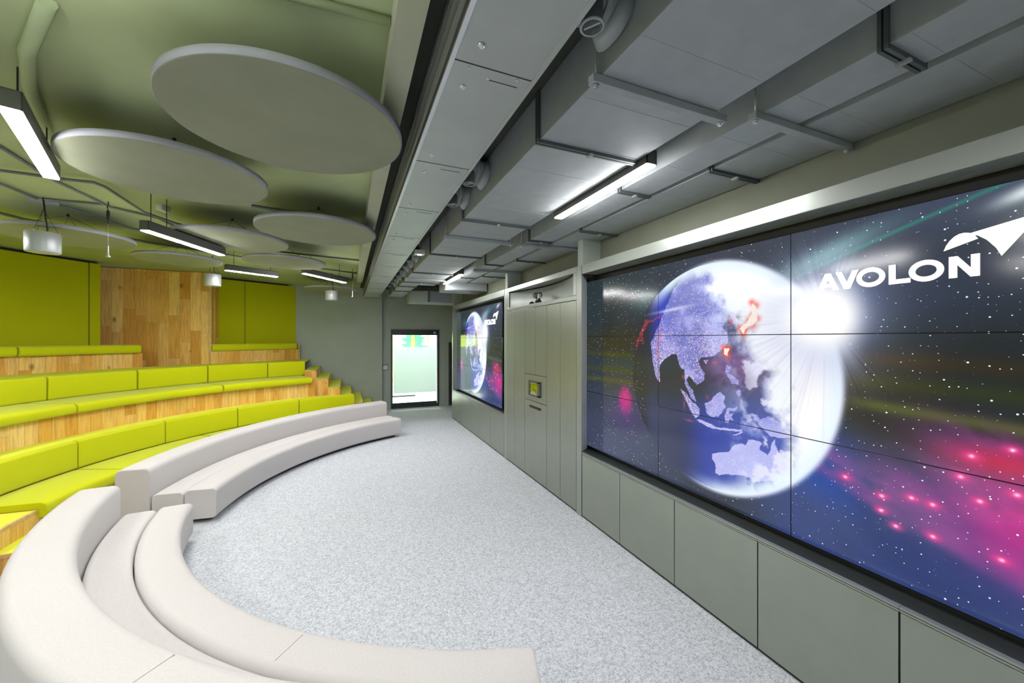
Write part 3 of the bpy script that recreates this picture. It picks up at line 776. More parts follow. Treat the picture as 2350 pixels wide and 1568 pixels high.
def bar(m, X, p, q, w, y0, us, z0, vs, th=.004):
    dx, dy = q[0] - p[0], q[1] - p[1]; L = math.hypot(dx, dy); nx, ny = -dy / L * w / 2, dx / L * w / 2
    poly = [(p[0] + nx, p[1] + ny), (p[0] - nx, p[1] - ny), (q[0] - nx, q[1] - ny), (q[0] + nx, q[1] + ny)]
    m.yz([(y0 - a * us, z0 + b * vs) for a, b in poly], X - th, X)
def lettering(root, X, y0, z0, us, vs):
    # the word as it stands on the picture: u from .0 to .69, cap height .105
    x, h, w = 2.583, .105, .024
    v0 = 1.632
    def P(u, v): return (x + u, v0 + v * h)
    def add(m, polys):
        for p in polys: m.yz([(y0 - a * us, z0 + b * vs) for a, b in p], X - .004, X)
    def ring(m, cx, cy, rx, ry, t_, n=28):
        for k in range(n):
            a0, a1 = 2 * PI * k / n, 2 * PI * (k + 1) / n
            add(m, [[(cx + rx * math.cos(a0), cy + ry * math.sin(a0)), (cx + rx * math.cos(a1), cy + ry * math.sin(a1)),
                     (cx + (rx - t_) * math.cos(a1), cy + (ry - t_) * math.sin(a1)), (cx + (rx - t_) * math.cos(a0), cy + (ry - t_) * math.sin(a0))]])
    t_ = .026
    m = MB(); add(m, [[P(0, 0), P(.042, 1), P(.072, 1), P(.030, 0)], [P(.042, 1), P(.072, 1), P(.116, 0), P(.086, 0)], [P(.022, .2), P(.094, .2), P(.086, .40), P(.030, .40)]]); obj('letter', m, 'logo', root)
    m = MB(); add(m, [[P(.100, 1), P(.130, 1), P(.172, 0), P(.142, 0)], [P(.184, 1), P(.214, 1), P(.172, 0), P(.142, 0)]]); obj('letter', m, 'logo', root)
    m = MB(); ring(m, x + .270, v0 + h / 2, .066, h / 2 + .003, .025); obj('letter', m, 'logo', root)
    m = MB(); add(m, [[P(.352, 0), P(.352, 1), P(.380, 1), P(.380, 0)], [P(.352, 0), P(.440, 0), P(.440, .23), P(.352, .23)]]); obj('letter', m, 'logo', root)
    m = MB(); ring(m, x + .500, v0 + h / 2, .066, h / 2 + .003, .025); obj('letter', m, 'logo', root)
    m = MB(); add(m, [[P(.583, 0), P(.583, 1), P(.611, 1), P(.611, 0)], [P(.657, 0), P(.657, 1), P(.685, 1), P(.685, 0)], [P(.583, 1), P(.613, 1), P(.685, 0), P(.655, 0)]]); obj('letter', m, 'logo', root)
    m = MB()
    lens = [(3.148, 1.771)] + [(3.148 + .107 * s_, 1.771 + .075 * math.sin(PI * min(1, s_ ** .75) * .72)) for s_ in (.08, .2, .35, .5, .65, .8, .92)] + [(3.262, 1.808)]
    add(m, [lens]); obj('logo_leaf', m, 'logogreen', root)
    m = MB(); add(m, [[(3.232, 1.838), (3.45, 1.880), (3.334, 1.712), (3.318, 1.752), (3.290, 1.795), (3.262, 1.822)]]); obj('logo_wing', m, 'logogreen', root)

t = thing('display_wall', 'large near display wall of nine panels showing a huge globe, pink clouds and the word AVOLON', 'display wall', (2.78, 2.27, .818))
for r_ in range(3):
    for c_ in range(3):
        display_panel('display_panel', t, 2.75, 0, 4.083 - 1.21 * c_, .818 + .681 * r_, 1.21, .681, 243, 137, 1.21 * c_, .681 * r_, 1, 1)
lettering(t, 2.7475, 4.083, .818, 1, 1)
t = thing('display_wall', 'far display wall of nine panels seen at a steep angle, showing the same globe picture', 'display wall', (2.73, 8.66, .80))
for r_ in range(3):
    for c_ in range(3):
        display_panel('display_panel', t, 2.70, 0, 10.45 - 1.196 * c_, .805 + .685 * r_, 1.196, .685, 90, 52, 1.196 * c_, .685 * r_, 1.012, .994)
lettering(t, 2.6975, 10.45, .805, .988, 1.006)
# ------------------------------------------------------------------ tiered seating (wooden risers, lime treads)
struct('wall_back_right', MB().sweep(line((-1.20, 12.42), (-3.0, 11.32)), [(0, 0), (-.12, 0), (-.12, H_CEIL), (0, H_CEIL)]), 'dark')  # same dark tone, panel-top shadow included
t = thing('tiered_seating', 'stepped oak seating tiers with lime floors, curving round the room', 'tiered seating', (-3.5, 8.0, 0))
L0 = 190
def tier(r0, r1, z, a0, a1=L0, name='riser'):
    return obj(name, MB().sweep(arc(C0, a0, a1), [(r0, 0), (r1, 0), (r1, z), (r0, z)]), 'wood', t)
tier(4.33, 4.96, .385, 111.6, 176.2)
tier(4.95, 5.33, .79, 104.6)
tier(5.32, 6.03, 1.175, 113.0)
tier(6.02, 7.08, 1.57, 113.0)
tier(7.07, 7.60, 1.865, 137.2)
obj('riser', MB().sweep(line((-2.87, 10.66), (-1.27, 11.99)), [(0, 1.585), (.2, 1.585), (.2, 1.865), (0, 1.865)]), 'wood', t)
obj('bench_board', MB().xy([(-2.87, 10.70), (-1.27, 12.03), (-1.27, 12.17), (-2.82, 11.22)], 1.85, 1.866), 'ply', t)
obj('end_panel', MB().sweep(line((-1.27, 11.99), (-1.245, 12.01)), [(-.02, 1.5), (.16, 1.5), (.16, 2.035), (-.02, 2.035)]), 'ply', t)
def tread(mb): return obj('tread', mb, 'tread', t)
tread(MB().sweep(arc(C0, 104.6, L0), [(4.935, .79), (5.325, .79), (5.325, .803), (4.935, .803)]))
tread(MB().sweep(arc(C0, 113.0, L0), [(6.0, 1.57), (7.075, 1.57), (7.075, 1.583), (6.0, 1.583)]))
tread(MB().xy([(-1.0, 10.75), (-1.0, 12.215), (-1.9, 12.215), (-2.9, 11.4), (-2.9, 9.9), (-1.6, 10.5)], 1.565, 1.581))

# oak pier between the felt panels
p = obj('oak_pier', MB().sweep(line((-4.95, 10.69), (-2.87, 10.69)), [(0, 1.56), (.35, 1.56), (.35, 3.64), (0, 3.64)])
        .sweep(line((-2.87, 11.045), (-2.87, 11.24)), [(0, 1.56), (.1, 1.56), (.1, 3.64), (0, 3.64)]), 'wallwood')
tag(p, 'full-height oak plank pier standing between the lime felt wall panels', 'wall panelling')
obj('corner_batten', MB().box(-2.90, -2.855, 10.675, 10.69, 1.58, 3.6), 'ply', p)

# far staircase against the far wall
t2 = thing('staircase', 'oak steps with lime treads climbing beside the far grey wall', 'stairs', (0.0, 11.2, 0))
sx_ = {0: .90, 1: .87, 2: .605, 3: .33, 4: .066, 5: -.19, 6: -.45, 7: -.73, 8: -.99}
for k in range(1, 8):
    z = .197 * k; x1 = sx_[k]; x0 = sx_[k + 1]; y0 = {1: 10.35, 2: 10.25, 3: 10.2, 4: 10.15, 5: 10.15, 6: 10.3, 7: 10.62}[k]
    s_ = obj('step', MB().sweep(line((x0, y0), (x1, y0)), [(0, 0), (12.215 - y0, 0), (12.215 - y0, z - .022), (0, z - .022)]), 'wood', t2)
    obj('tread', MB().box(x0 + .002, x1 - .012, y0 + .018, 12.212, z - .02, z), 'tread', s_)
    obj('nosing', MB().box(x0 + .001, x1 - .001, y0 - .004, y0 + .018, z - .03, z + .001).box(x1 - .012, x1 + .003, y0 - .004, 12.212, z - .03, z + .001), 'ply', s_)
t3 = thing('staircase', 'lime steps with oak risers at the left edge behind the near grey sofa', 'stairs', (-3.2, 5.0, 0))
for (r0, r1, a0, a1, z) in ((4.03, 4.34, 176.6, 183.4, .197), (4.32, 4.68, 176.3, 190, .39), (4.66, 4.95, 176.3, 190, .59)):
    s_ = obj('step', MB().sweep(arc(C0, a0, a1, 8), [(r0, 0), (r1, 0), (r1, z - .02), (r0, z - .02)]), 'wood', t3)
    obj('tread', MB().sweep(arc(C0, a0, a1, 8), [(r0 + .02, z - .02), (r1, z - .02), (r1, z), (r0 + .02, z)]), 'tread', s_)
    obj('nosing', MB().sweep(arc(C0, a0 - .05, a1 + .1, 8), [(r0 - .004, z - .032), (r0 + .022, z - .032), (r0 + .022, z + .001), (r0 - .004, z + .001)])
        .sweep(arc(C0, a1, a1 + .25, 1), [(r0, z - .032), (r1, z - .032), (r1, z + .001), (r0, z + .001)]), 'ply', s_)

# ------------------------------------------------------------------ lime cushions
def cushion(name, a0, a1, prof, label, cat, group, mat='lime', C=C0, g=.12):
    o = obj(name, MB().sweep(arc(C, a0 + g, a1 - g, max(4, int((a1 - a0) / 1.2))), prof, puff=.018, smooth=True), mat)
    md = o.modifiers.new('edge', 'EDGE_SPLIT'); md.split_angle = math.radians(50)
    return tag(o, label, cat, group)
def seatprof(r0, r1, z0, z1, drop, lip=.07):
    # seat pad that wraps down over the riser edge
    q = [(r1, z0 + .004), (r0 + lip, z0 + .004), (r0 + lip, drop)]
    q += [(r0 + .03, drop), (r0 + .006, drop + .02), (r0, drop + .05), (r0, z1 - .05), (r0 + .012, z1 - .022), (r0 + .04, z1 - .004), (r0 + .09, z1), (r1 - .02, z1 + .004), (r1, z1 - .01)]
    return q
def backprof(r0, r1, z0, z1): return rrect(r0, r1, z0, z1, .03, 3, (1, 0, 0, 1))
G = 'lime backrest cushions of the lowest tier'
e = [104.6, 118.9, 132.9, 147.1, 161.3, 176.2]
n_ = ['at the far end beside the steps', 'second from the far end', 'third from the far end', 'fourth from the far end', 'at the left edge of the view']
for k in range(5): cushion('backrest_cushion', e[k], e[k + 1], backprof(4.86, 4.95, .455, .822), 'lime backrest cushion on the lowest tier, ' + n_[k], 'cushion', G)
G = 'lime seat cushions of the lowest tier'
e = [111.8, 121.3, 140.5, 161.8, 176.1]
n_ = ['at the far end behind the far sofa', 'mostly hidden by the far sofa', 'showing left of the far sofa', 'ending beside the lime steps at the left']
for k in range(4): cushion('seat_cushion', e[k], e[k + 1], seatprof(4.25, 4.86, .385, .458, .30, .075), 'lime seat cushion on the lowest tier, ' + n_[k], 'cushion', G)
G = 'lime backrest cushions of the middle tier'
e = [113.2, 121.1, 132.3, 143.4, 154.9, 166.3, 178]
n_ = ['narrow one beside the far steps', 'second from the far steps', 'third from the far steps', 'fourth from the far steps', 'cut by the left edge of the view', 'sixth from the far steps']
for k in range(6): cushion('backrest_cushion', e[k], e[k + 1], backprof(5.95, 6.04, 1.25, 1.60), 'lime backrest cushion on the middle tier, ' + n_[k], 'cushion', G)
G = 'lime seat cushions of the middle tier'
e = [114.0, 133.4, 157.4, 178]
n_ = ['at the far end beside the steps', 'long one in the middle', 'at the left edge of the view']
for k in range(3): cushion('seat_cushion', e[k], e[k + 1], seatprof(5.22, 5.96, 1.175, 1.252, 1.115, .1), 'lime seat cushion on the middle tier, ' + n_[k], 'cushion', G)
G = 'lime seat cushions of the top tier'
topp = rrect(6.97, 7.50, 1.868, 2.03, .055, 4, (1, 0, 1, 1))
for k, (a, b, l) in enumerate(((137.6, 151.5, 'running up to the oak pier'), (151.5, 168, 'at the left edge of the view'), (168, 182, 'beyond the left edge of the view'))):
    cushion('seat_cushion', a, b, topp, 'lime seat cushion on the top tier, ' + l, 'cushion', G)
o = obj('seat_cushion', MB().sweep(line((-2.83, 10.645), (-1.30, 11.93), 6), rrect(-.02, .22, 1.868, 2.03, .055, 4, (1, 0, 1, 1)), puff=.018, smooth=True), 'lime')
md = o.modifiers.new('edge', 'EDGE_SPLIT'); md.split_angle = math.radians(50)
tag(o, 'lime seat cushion on the top tier, right of the oak pier', 'cushion', G)

# felt wall panels
G = 'lime felt wall panels'
def fpanel(mb, label): tag(obj('felt_wall_panel', mb, 'limewall', bev=.006, bang=60), label, 'wall panel', G)
fpanel(MB().sweep(arc(C0, 142.0, 166, 24), [(7.50, 2.0), (7.58, 2.0), (7.58, 3.60), (7.50, 3.60)]), 'wide lime felt wall panel left of the oak pier')
fpanel(MB().sweep(arc(C0, 140.7, 141.9, 2), [(7.49, 2.0), (7.58, 2.0), (7.58, 3.60), (7.49, 3.60)]), 'narrow lime felt strip touching the left side of the oak pier')
fpanel(MB().sweep(arc(C0, 166.1, 185, 24), [(7.50, 2.0), (7.58, 2.0), (7.58, 3.60), (7.50, 3.60)]), 'lime felt wall panel beyond the left edge of the view')
fpanel(MB().sweep(line((-2.90, 11.28), (-2.41, 11.578)), [(0, 1.95), (.07, 1.95), (.07, 3.60), (0, 3.60)]), 'narrower lime felt wall panel just right of the oak pier')
fpanel(MB().sweep(line((-2.40, 11.584), (-1.27, 12.27)), [(0, 1.95), (.07, 1.95), (.07, 3.60), (0, 3.60)]), 'lime felt wall panel ending at the grey far wall')

# ------------------------------------------------------------------ grey sofas
def sofa(Cc, radii, angs, label, loc, seams=()):
    t = thing('curved_sofa', label, 'sofa', loc, 'curved grey sofas')
    (rf, rm, rt, ro) = radii
    sweep_dir = angs
    def piece(name, r0, r1, z0, z1, rad, a0, a1):
        o = obj(name, MB().sweep(arc(Cc, a0, a1, int(abs(a1 - a0) / 1.5)), rrect(r0, r1, z0, z1, rad, 4), puff=.02, smooth=True), 'sofa', t)
        md = o.modifiers.new('edge', 'EDGE_SPLIT'); md.split_angle = math.radians(50)
        return o
    a0, a1 = angs
    f = piece('front_seat', rf, rm - .004, .05, .40, .05, a0, a1)
    m = piece('rear_seat', rm + .004, rt - .006, .05, .385, .05, a0, a1)
    b = piece('backrest', rt + .006, ro, .05, .69, .06, a0, a1)
    obj('plinth', MB().sweep(arc(Cc, a0 + 1.5, a1 - 1.5, 30), [(rf + .10, 0), (ro - .05, 0), (ro - .05, .055), (rf + .10, .055)]), 'black', t)
    for (pc, r0, r1, z, an) in seams:
        par = {'f': f, 'm': m, 'b': b}[pc]
        obj('seam', MB().sweep(arc(Cc, an, an + .06, 1), [(r0 + .05, z - .002), (r1 - .05, z - .002), (r1 - .05, z + .0012), (r0 + .05, z + .0012)]), 'seam', par)
    return t
sofa((1.95, 5.35), (3.485, 3.775, 4.055, 4.385), (183.6, 253.8),
     'large near grey curved sofa filling the bottom left corner', (-1.6, 3.5, 0),
     (('f', 3.485, 3.775, .40, 231.5), ('b', 4.055, 4.385, .69, 229), ('m', 3.775, 4.055, .385, 231)))
sofa((2.60, 5.00), (4.06, 4.385, 4.70, 5.03), (112.2, 172.6),
     'far grey curved sofa sweeping from the near sofa towards the glazed door', (-1.2, 7.2, 0))

# ------------------------------------------------------------------ ceiling: acoustic discs
G = 'round acoustic ceiling discs'
discs = [(-.295, 2.556, .602, 'largest round grey ceiling disc, nearest, beside the long beam'),
         (-1.20, 3.64, .59, 'second nearest round ceiling disc, below left of the largest one'),
         (-.316, 4.91, .615, 'round ceiling disc almost touching the long beam, third in the row along it'),
         (-1.336, 5.79, .605, 'round ceiling disc directly right of the hanging lamp over the seating'),
         (-3.10, 6.34, .59, 'round ceiling disc at the left edge behind the nearest hanging speaker'),
         (-2.41, 7.51, .535, 'round ceiling disc in front of the oak pier'),
         (-.93, 7.12, .575, 'round ceiling disc above the two far left hanging lamps'),
         (-.40, 10.55, .60, 'farthest round ceiling disc, above the small white speaker by the far wall')]
for (x, y, r, l) in discs:
    t = thing('acoustic_disc', l, 'ceiling disc', (x, y, 3.36), G)
    obj('disc', MB().lathe([(r - .004, 0), (r, .004), (r, .041), (r - .004, .045)], 0, 0, 96), 'disc', t, local=True)
    obj('rim', MB().lathe([(r, .002), (r + .003, .003), (r + .003, .043), (r, .044)], 0, 0, 96, True), 'rim', t, local=True)
    obj('hanger', MB().tube([(0, 0, H_CEIL - 3.36 - .03), (0, 0, H_CEIL - 3.36)], .012, 8), 'black', t, local=True)
    for k in range(4):
        a = .6 + k * PI / 2
        obj('wire', MB().tube([(0, 0, H_CEIL - 3.36 - .02), (r * .8 * math.cos(a), r * .8 * math.sin(a), .045)], .0018, 5), 'black', t, local=True)
for o in bpy.data.objects:
    if o.type == 'MESH' and o.name.startswith('disc') and o.parent:
        md = o.modifiers.new('edge', 'EDGE_SPLIT'); md.split_angle = math.radians(35)

# luminaires
G = 'suspended linear ceiling lamps'
def lamp(p, q, label, z=3.30, up=False, w=.085, group=G, rods=(-.35, .35), top=0.0):
    cx, cy = (p[0] + q[0]) / 2, (p[1] + q[1]) / 2; L = math.dist(p, q); a = math.atan2(q[1] - p[1], q[0] - p[0])
    t = thing('linear_lamp', label, 'lamp', (cx, cy, z), group, a)
    hs = MB().box(-L / 2, L / 2, -w / 2, -w / 2 + .006, .004, .10).box(-L / 2, L / 2, w / 2 - .006, w / 2, .004, .10)
    hs.box(-L / 2, -L / 2 + .006, -w / 2, w / 2, .004, .10).box(L / 2 - .006, L / 2, -w / 2, w / 2, .004, .10)
    if not up: hs.box(-L / 2, L / 2, -w / 2, w / 2, .095, .10)
    obj('housing', hs, 'housing', t, local=True)
    obj('diffuser', MB().box(-L / 2 + .006, L / 2 - .006, -w / 2 + .006, w / 2 - .006, -.005, .012), 'lamp', t, local=True)
    if up: obj('uplight', MB().box(-L / 2 + .006, L / 2 - .006, -w / 2 + .006, w / 2 - .006, .085, .095), 'uplamp', t, local=True)
    for s_ in rods: obj('suspension_rod', MB().tube([(s_ * L, 0, .10), (s_ * L, 0, H_CEIL - z - top)], .004, 6), 'black', t, local=True)
    return t
lamp((1.84, 1.98), (1.84, 3.22), 'long bright linear lamp hanging between the big air ducts, nearest on the right')
lamp((1.86, 6.70), (1.86, 8.0), 'small bright linear lamp hanging under the ducts, far along the right side')
lamp((-1.56, 2.75), (-1.96, 3.83), 'very bright linear lamp at the upper left edge of the view', top=.055)
lamp((-1.89, 5.0), (-1.52, 6.11), 'bright linear lamp over the seating, left of a round disc', z=3.24, rods=(-.43, -.26))
lamp((-1.90, 7.82), (-1.22, 8.30), 'bright linear lamp right of the oak pier, below a round disc')
lamp((-.73, 7.67), (-.07, 8.62), 'bright linear lamp nearest the long beam, above the small white speaker')
lamp((-.75, .62), (-1.15, 1.68), 'linear lamp behind the view lighting the ceiling above the largest disc', up=True)
lamp((-3.4, 1.5), (-3.9, 2.5), 'linear lamp above the seating outside the left of the view')
lamp((1.84, -2.8), (1.84, -1.5), 'linear lamp between the ducts behind the view')
lamp((-2.2, -1.8), (-2.2, -.6), 'linear lamp behind the view on the left')
lamp((-4.2, 5.2), (-4.0, 6.3), 'linear lamp over the upper tiers outside the left of the view')

# hanging speakers
G = 'silver drum speakers hanging from the ceiling'
for (x, y, zb, l) in ((-2.99, 5.72, 3.067, 'large silver drum speaker hanging near the left edge of the view'), (-2.26, 8.50, 3.10, 'silver drum speaker hanging in front of the right edge of the oak pier'),
                  (-.356, 9.69, 3.03, 'small pale drum speaker hanging in front of the grey far wall')):
    t = thing('pendant_speaker', l, 'speaker', (x, y, zb), G)
    b = obj('shell', MB().lathe([(.118, .004), (.126, .0), (.13, .012), (.132, .20), (.128, .21), (.02, .212)], 0, 0, 40), 'spk', t, local=True)
    md = b.modifiers.new('edge', 'EDGE_SPLIT'); md.split_angle = math.radians(40)
    obj('grille', MB().lathe([(.001, -.002), (.116, -.002), (.118, .004)], 0, 0, 40, True), 'grille', t, local=True)
    obj('cable', MB().tube([(.0, 0, .21), (.03, .01, .24), (.02, 0, .36), (0, 0, H_CEIL - zb)], .007, 8), 'black', t, local=True)
    for k in range(3):
        a = .4 + k * 2 * PI / 3
        w_ = obj('wire', MB().tube([(.11 * math.cos(a), .11 * math.sin(a), .21), (0, 0, .46)], .0016, 5), 'black', t, local=True)
        obj('eyelet', MB().tube([(.11 * math.cos(a), .11 * math.sin(a), .205), (.11 * math.cos(a), .11 * math.sin(a), .235)], .006, 6), 'silver', t, local=True)
G = 'thin microphones hanging from the ceiling'
for (x, y, l) in ((-2.41, 5.58, 'thin silver microphone on a cable between the left speaker and the left lamps'), (.077, 8.90, 'thin silver microphone hanging beside the long beam')):
    t = thing('hanging_microphone', l, 'microphone', (x, y, 3.04), G)
    obj('capsule', MB().lathe([(.022, 0), (.020, .006), (.008, .035), (.006, .12), (.005, .13)], 0, 0, 16), 'silver', t, local=True)
    obj('stem', MB().tube([(0, 0, .12), (0, 0, .40)], .003, 8), 'silver', t, local=True)
    obj('body', MB().tube([(0, 0, .36), (0, 0, .40), (0, 0, .41), (0, 0, .50), (0, 0, .51)], [.005, .011, .014, .014, .006], 12), 'black', t, local=True)
    obj('cable', MB().tube([(0, 0, .51), (-.008, 0, .54), (.004, 0, .57), (0, 0, .605)], .005, 8), 'black', t, local=True)

# ------------------------------------------------------------------ long beam, bar and ducts
t = thing('ceiling_beam', 'long grey panelled beam with bright ribbed left side running towards the door', 'beam', (.61, 4.5, 3.35))
obj('casing', MB().box(.415, .79, -3.0, 11.9, 3.352, 3.64), 'beam', t)
obj('side_backing', MB().box(.40, .416, -3.0, 11.9, 3.36, 3.64), 'black', t)
for k in range(3):
    z = 3.40 + k * .08
    obj('rib', MB().box(.388, .401, -3.0, 11.9, z, z + .036), 'frame', t)
obj('right_lip', MB().box(.785, .806, -3.0, 11.9, 3.346, 3.39), 'beam', t)
obj('left_lip', MB().box(.398, .418, -3.0, 11.9, 3.347, 3.358), 'silver', t)
for y in [-.4, .6, 1.62, 2.64, 3.64, 4.69, 5.68, 6.67, 7.74, 8.75, 9.73, 10.75]:
    obj('joint', MB().box(.42, .785, y - .003, y + .003, 3.3505, 3.353).box(.60, .74, y + .068, y + .072, 3.3505, 3.353), 'black', t)
    for k, dx in enumerate((.07, .17, .30)):
        if y > 0 and y < 6: obj('screw', MB().lathe([(.003, 3.345), (.007, 3.349), (.008, 3.353)], .42 + dx, y + (.028, .06, .02)[k], 8), 'silver', t)
    for dx, dy, r in ((.5, .16, .016), (.5, -.12, .016)):
        obj('bolt', MB().lathe([(r * .55, -.012), (r, -.003), (r, .002)], .0 + dx, y + dy, 10), 'silver', t).location.z = 0
for o in kids(t):
    if o.name.startswith('bolt'):
        o.location = (0, 0, 0)
        for v in o.data.vertices: v.co.z += 3.352
s_ = obj('steel_bar', MB().box(.182, .30, -3.0, 9.9, 3.50, 3.645), 'bar')
struct('ceiling_gap_sheet', MB().box(.31, 2.86, -4.1, 12.2, 3.646, 3.66), 'gapsheet')  # dark sheet added under the slab, deepening the gaps between beam and ducts
tag(s_, 'long narrow pale steel channel on the ceiling left of the long beam', 'channel')

def duct(x0, x1, y0, y1, z0, z1, flanges, label, full=True):
    t = thing('air_duct', label, 'duct', ((x0 + x1) / 2, (y0 + y1) / 2, z0), 'rectangular air ducts')
    obj('casing', MB().box(x0, x1, y0, y1, z0, z1), 'duct', t)
    for y in flanges:
        f = MB().box(x0 - .018, x1 + .018, y - .018, y - .004, z0 - .022, z0 - .001).box(x0 - .018, x1 + .018, y + .004, y + .018, z0 - .022, z0 - .001)
        for s_ in (-1, 1): f.box(x0 - .018, x0 - .001, y + s_ * .011 - .007, y + s_ * .011 + .007, z0, z1).box(x1 + .001, x1 + .018, y + s_ * .011 - .007, y + s_ * .011 + .007, z0, z1)
        obj('flange', f, 'ductdark', t)
        obj('clip', MB().box((x0 + x1) / 2 - .012, (x0 + x1) / 2 + .012, y - .026, y + .022, z0 - .034, z0 - .022), 'silver', t)
    n = int((y1 - y0) / .42)
    cr = MB()
    for k in range(1, n):
        cr.box(x0 + .01, x1 - .01, y0 + k * .42, y0 + k * .42 + .004, z0 - .0012, z0)
    obj('crease', cr, 'duct', t)['kind'] = 'stuff'
    return t
duct(1.06, 1.785, -3.0, 8.75, 3.35, 3.64, [-.2, 2.08, 3.73, 5.42, 7.05, 8.30], 'widest air duct, running down the middle of the right-hand ceiling')
duct(1.06, 1.45, 8.75, 11.6, 3.37, 3.64, [9.2, 10.15], 'narrow far end of the main air duct before the far wall')
duct(2.025, 2.31, -3.0, 8.1, 3.35, 3.64, [.86, 2.53, 4.22, 5.85, 7.3], 'narrow middle air duct between the widest duct and the wall duct')
duct(2.375, 2.84, -3.0, 7.95, 3.352, 3.64, [.35, 1.965, 3.63, 5.385, 7.0], 'flat air duct tight against the wall above the display walls')
t = thing('air_duct', 'dark cross duct turning into the wall beyond the far lamp on the right', 'duct', (2.35, 8.5, 3.2), 'rectangular air ducts')
obj('casing', MB().box(1.9, 2.84, 8.10, 8.75, 3.20, 3.60), 'duct', t, bev=.02)
obj('rail', MB().box(1.88, 2.84, 8.09, 8.11, 3.185, 3.205), 'ductdark', t)
t = thing('air_duct', 'low branch duct crossing in front of the wall above the glazed door', 'duct', (2.2, 10.8, 3.13), 'rectangular air ducts')
obj('casing', MB().xy([(1.50, 10.55), (1.95, 10.25), (3.1, 10.45), (3.1, 11.1), (1.50, 11.1)], 3.13, 3.42), 'duct', t)
obj('flange', MB().box(1.93, 1.97, 10.23, 10.26, 3.12, 3.43), 'ductdark', t)

# strut channels under the ducts
G = 'strut channels carrying the ducts'
def strut(x0, x1, y, label, w=.045, z=3.35):
    t = thing('strut_channel', label, 'bracket', ((x0 + x1) / 2, y, z - .045), G)
    obj('channel', MB().box(x0, x1, y - w / 2, y + w / 2, z - .042, z - .003), 'ductdark' if w < .04 else 'duct', t, bev=.003)
    for x in (x0 + .028, x1 - .028):
        if x < 2.8: obj('rod', MB().tube([(x, y, z - .046), (x, y, 3.645)], .005, 8), 'silver', t)
        obj('nut', MB().lathe([(.017, z - .048), (.017, z - .043)], x, y, 6).lathe([(.010, z - .058), (.010, z - .046)], x, y, 6), 'silver', t)
strut(1.01, 1.86, 1.47, 'pale strut channel with two bolts under the widest duct, nearest one')
strut(1.01, 1.87, 4.40, 'strut channel under the widest duct, second one along')
strut(1.01, 1.87, 7.74, 'strut channel under the widest duct, far one')
strut(1.96, 2.84, 1.38, 'strut channel under both narrower ducts, nearest one')
strut(1.96, 2.85, 4.39, 'strut channel under both narrower ducts, second one along')
strut(1.96, 2.85, 6.33, 'strut channel under both narrower ducts, above the far display wall')

# spigots with round dampers between duct and beam
G = 'round damper spigots between beam and widest duct'
nm = ['nearest, at the top edge of the view', 'second from the viewer', 'third from the viewer', 'fourth from the viewer, just beyond the small sensor', 'fifth from the viewer',
      'sixth from the viewer', 'seventh from the viewer', 'eighth from the viewer', 'ninth from the viewer', 'farthest from the viewer']
for k, y in enumerate((1.30, 3.01, 3.55, 6.39, 6.94, 7.40, 7.97, 8.52, 9.01, 9.63)):
    t = thing('damper_spigot', 'round duct spigot with slotted cap, ' + nm[k], 'duct spigot', (.91, y, 3.40), G)
    obj('pipe', MB().tube([(.79, y + .05, 3.545), (.88, y + .05, 3.545), (.97, y + .05, 3.54), (1.065, y + .06, 3.53)], [.085, .085, .088, .095], 20), 'duct', t)
    obj('collar', MB().tube([(.955, y + .05, 3.541), (.985, y + .05, 3.539)], .097, 20), 'duct', t)
    obj('flared_end', MB().tube([(1.0, y + .05, 3.535), (1.058, y + .055, 3.52)], [.092, .125], 20), 'duct', t)
    cp = obj('cap', MB().lathe([(.040, 3.40), (.050, 3.40), (.050, 3.408), (.044, 3.412), (.044, 3.50), (.037, 3.50), (.037, 3.40)], .90, y, 24, True), 'duct', t)
    obj('damper_blade', MB().obox(.90, y, 3.405, 3.45, .07, .010, 2.2), 'beam', cp)
t = thing('ceiling_sensor', 'small pale square sensor box hanging between the beam and the widest duct', 'sensor', (.945, 5.67, 3.37))
obj('box', MB().box(-.07, .07, -.07, .07, 0, .06), 'white', t, local=True, bev=.004)
obj('lens', MB().lathe([(.001, -.006), (.03, -.006), (.035, 0)], 0, 0, 16, True), 'glow', t, local=True)
obj('stem', MB().tube([(0, 0, .06), (0, 0, .275)], .008, 8), 'duct', t, local=True)
tag(obj('sprinkler_pipe', MB().tube([(.86, 1.8, 3.60), (.86, 11.5, 3.60)], .014, 8), 'pink'), 'thin red-brown pipe in the dark gap between beam and widest duct', 'pipe')

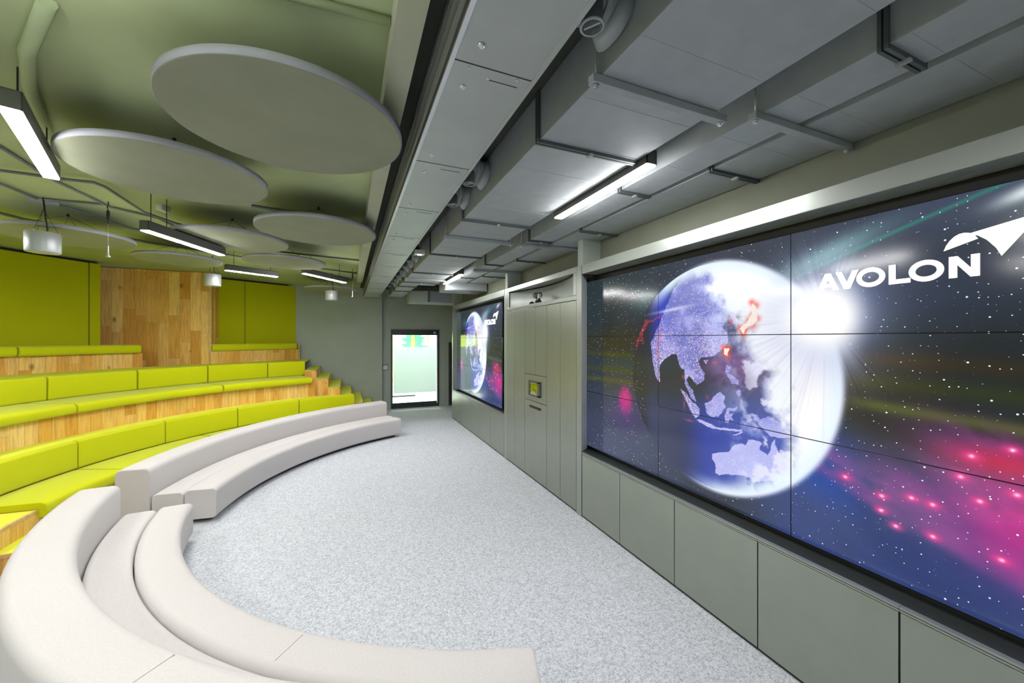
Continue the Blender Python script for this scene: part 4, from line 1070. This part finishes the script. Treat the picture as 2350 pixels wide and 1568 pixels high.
# conduits on the slab
G = 'grey cable conduits on the ceiling slab'
z = H_CEIL - .018
sc = (z - 2.15) / 1.67
co = [([(-1.373, 2.658), (-1.725, 3.17), (-1.947, 3.602), (-2.267, 4.39), (-2.40, 4.7)], .032, 'thick pale curved conduit at the upper left above the brightest lamp'),
      ([(-2.789, 4.822), (-2.823, 5.179), (-2.856, 5.694), (-2.813, 6.086), (-2.791, 6.48), (-2.434, 6.805), (-2.384, 7.232), (-2.2, 7.6)], .013, 'long grey conduit running past the top of the left hanging microphone'),
      ([(-3.3, 5.36), (-3.106, 5.37), (-2.933, 5.38), (-2.699, 5.413), (-2.444, 5.398), (-2.405, 5.503), (-2.425, 6.414), (-2.253, 6.834), (-1.9, 7.3)], .014, 'grey conduit bending beside the foot of the brightest lamp'),
      ([(-3.455, 5.7), (-3.455, 5.973), (-3.435, 6.204), (-3.412, 6.42)], .013, 'short grey conduit reaching the junction above the left speaker'),
      ([(-3.35, 6.43), (-3.085, 6.419), (-2.796, 6.396)], .012, 'short grey conduit between speaker and microphone'),
      ([(-3.351, 6.565), (-3.203, 6.931), (-3.039, 7.632), (-2.883, 7.8), (-2.3, 8.3)], .013, 'grey conduit running from the junction above the left speaker to the lamps'),
      ([(-4.4, 7.1), (-4.271, 7.383), (-4.168, 7.646), (-3.976, 7.788), (-3.2, 8.6), (-1.6, 9.7), (.2, 10.6)], .015, 'long grey conduit above the felt panels')]
for ci, (pts_, r, l) in enumerate(co):
    tag(obj('conduit', MB().tube([(x * sc, y * sc, z - (.035 if ci == 2 else 0)) for x, y in pts_], r, 8), 'ceil' if ci == 0 else 'conduit'), l, 'conduit', G)
tag(obj('conduit', MB().tube([(-1.3, 1.97, 3.63), (.18, 1.877, 3.63)], .02, 8), 'ceil'), 'grey conduit at the top of the view ending at the pale channel', 'conduit', G)
tag(obj('conduit', MB().tube([(-1.2, 7.6, 3.635), (.18, 7.85, 3.635)], .014, 8), 'conduit'), 'grey conduit crossing to the pale channel beyond the third disc', 'conduit', G)
tag(obj('conduit', MB().tube([(-1.0, 5.1, 3.63), (.18, 5.35, 3.63)], .018, 8), 'conduit'), 'dark conduit between the third and fourth discs and the pale channel', 'conduit', G)
o = obj('junction_box', MB().obox(-3.03, 5.80, 3.61, 3.65, .22, .10, .5), 'duct', bev=.005)
tag(o, 'flat grey junction box above the left hanging speaker', 'junction box')
o = obj('junction_box', MB().obox(-1.93, 5.55, 3.59, 3.65, .12, .07, 1.2), 'white', bev=.005)
tag(o, 'small pale junction box above the lamp over the seating', 'junction box')
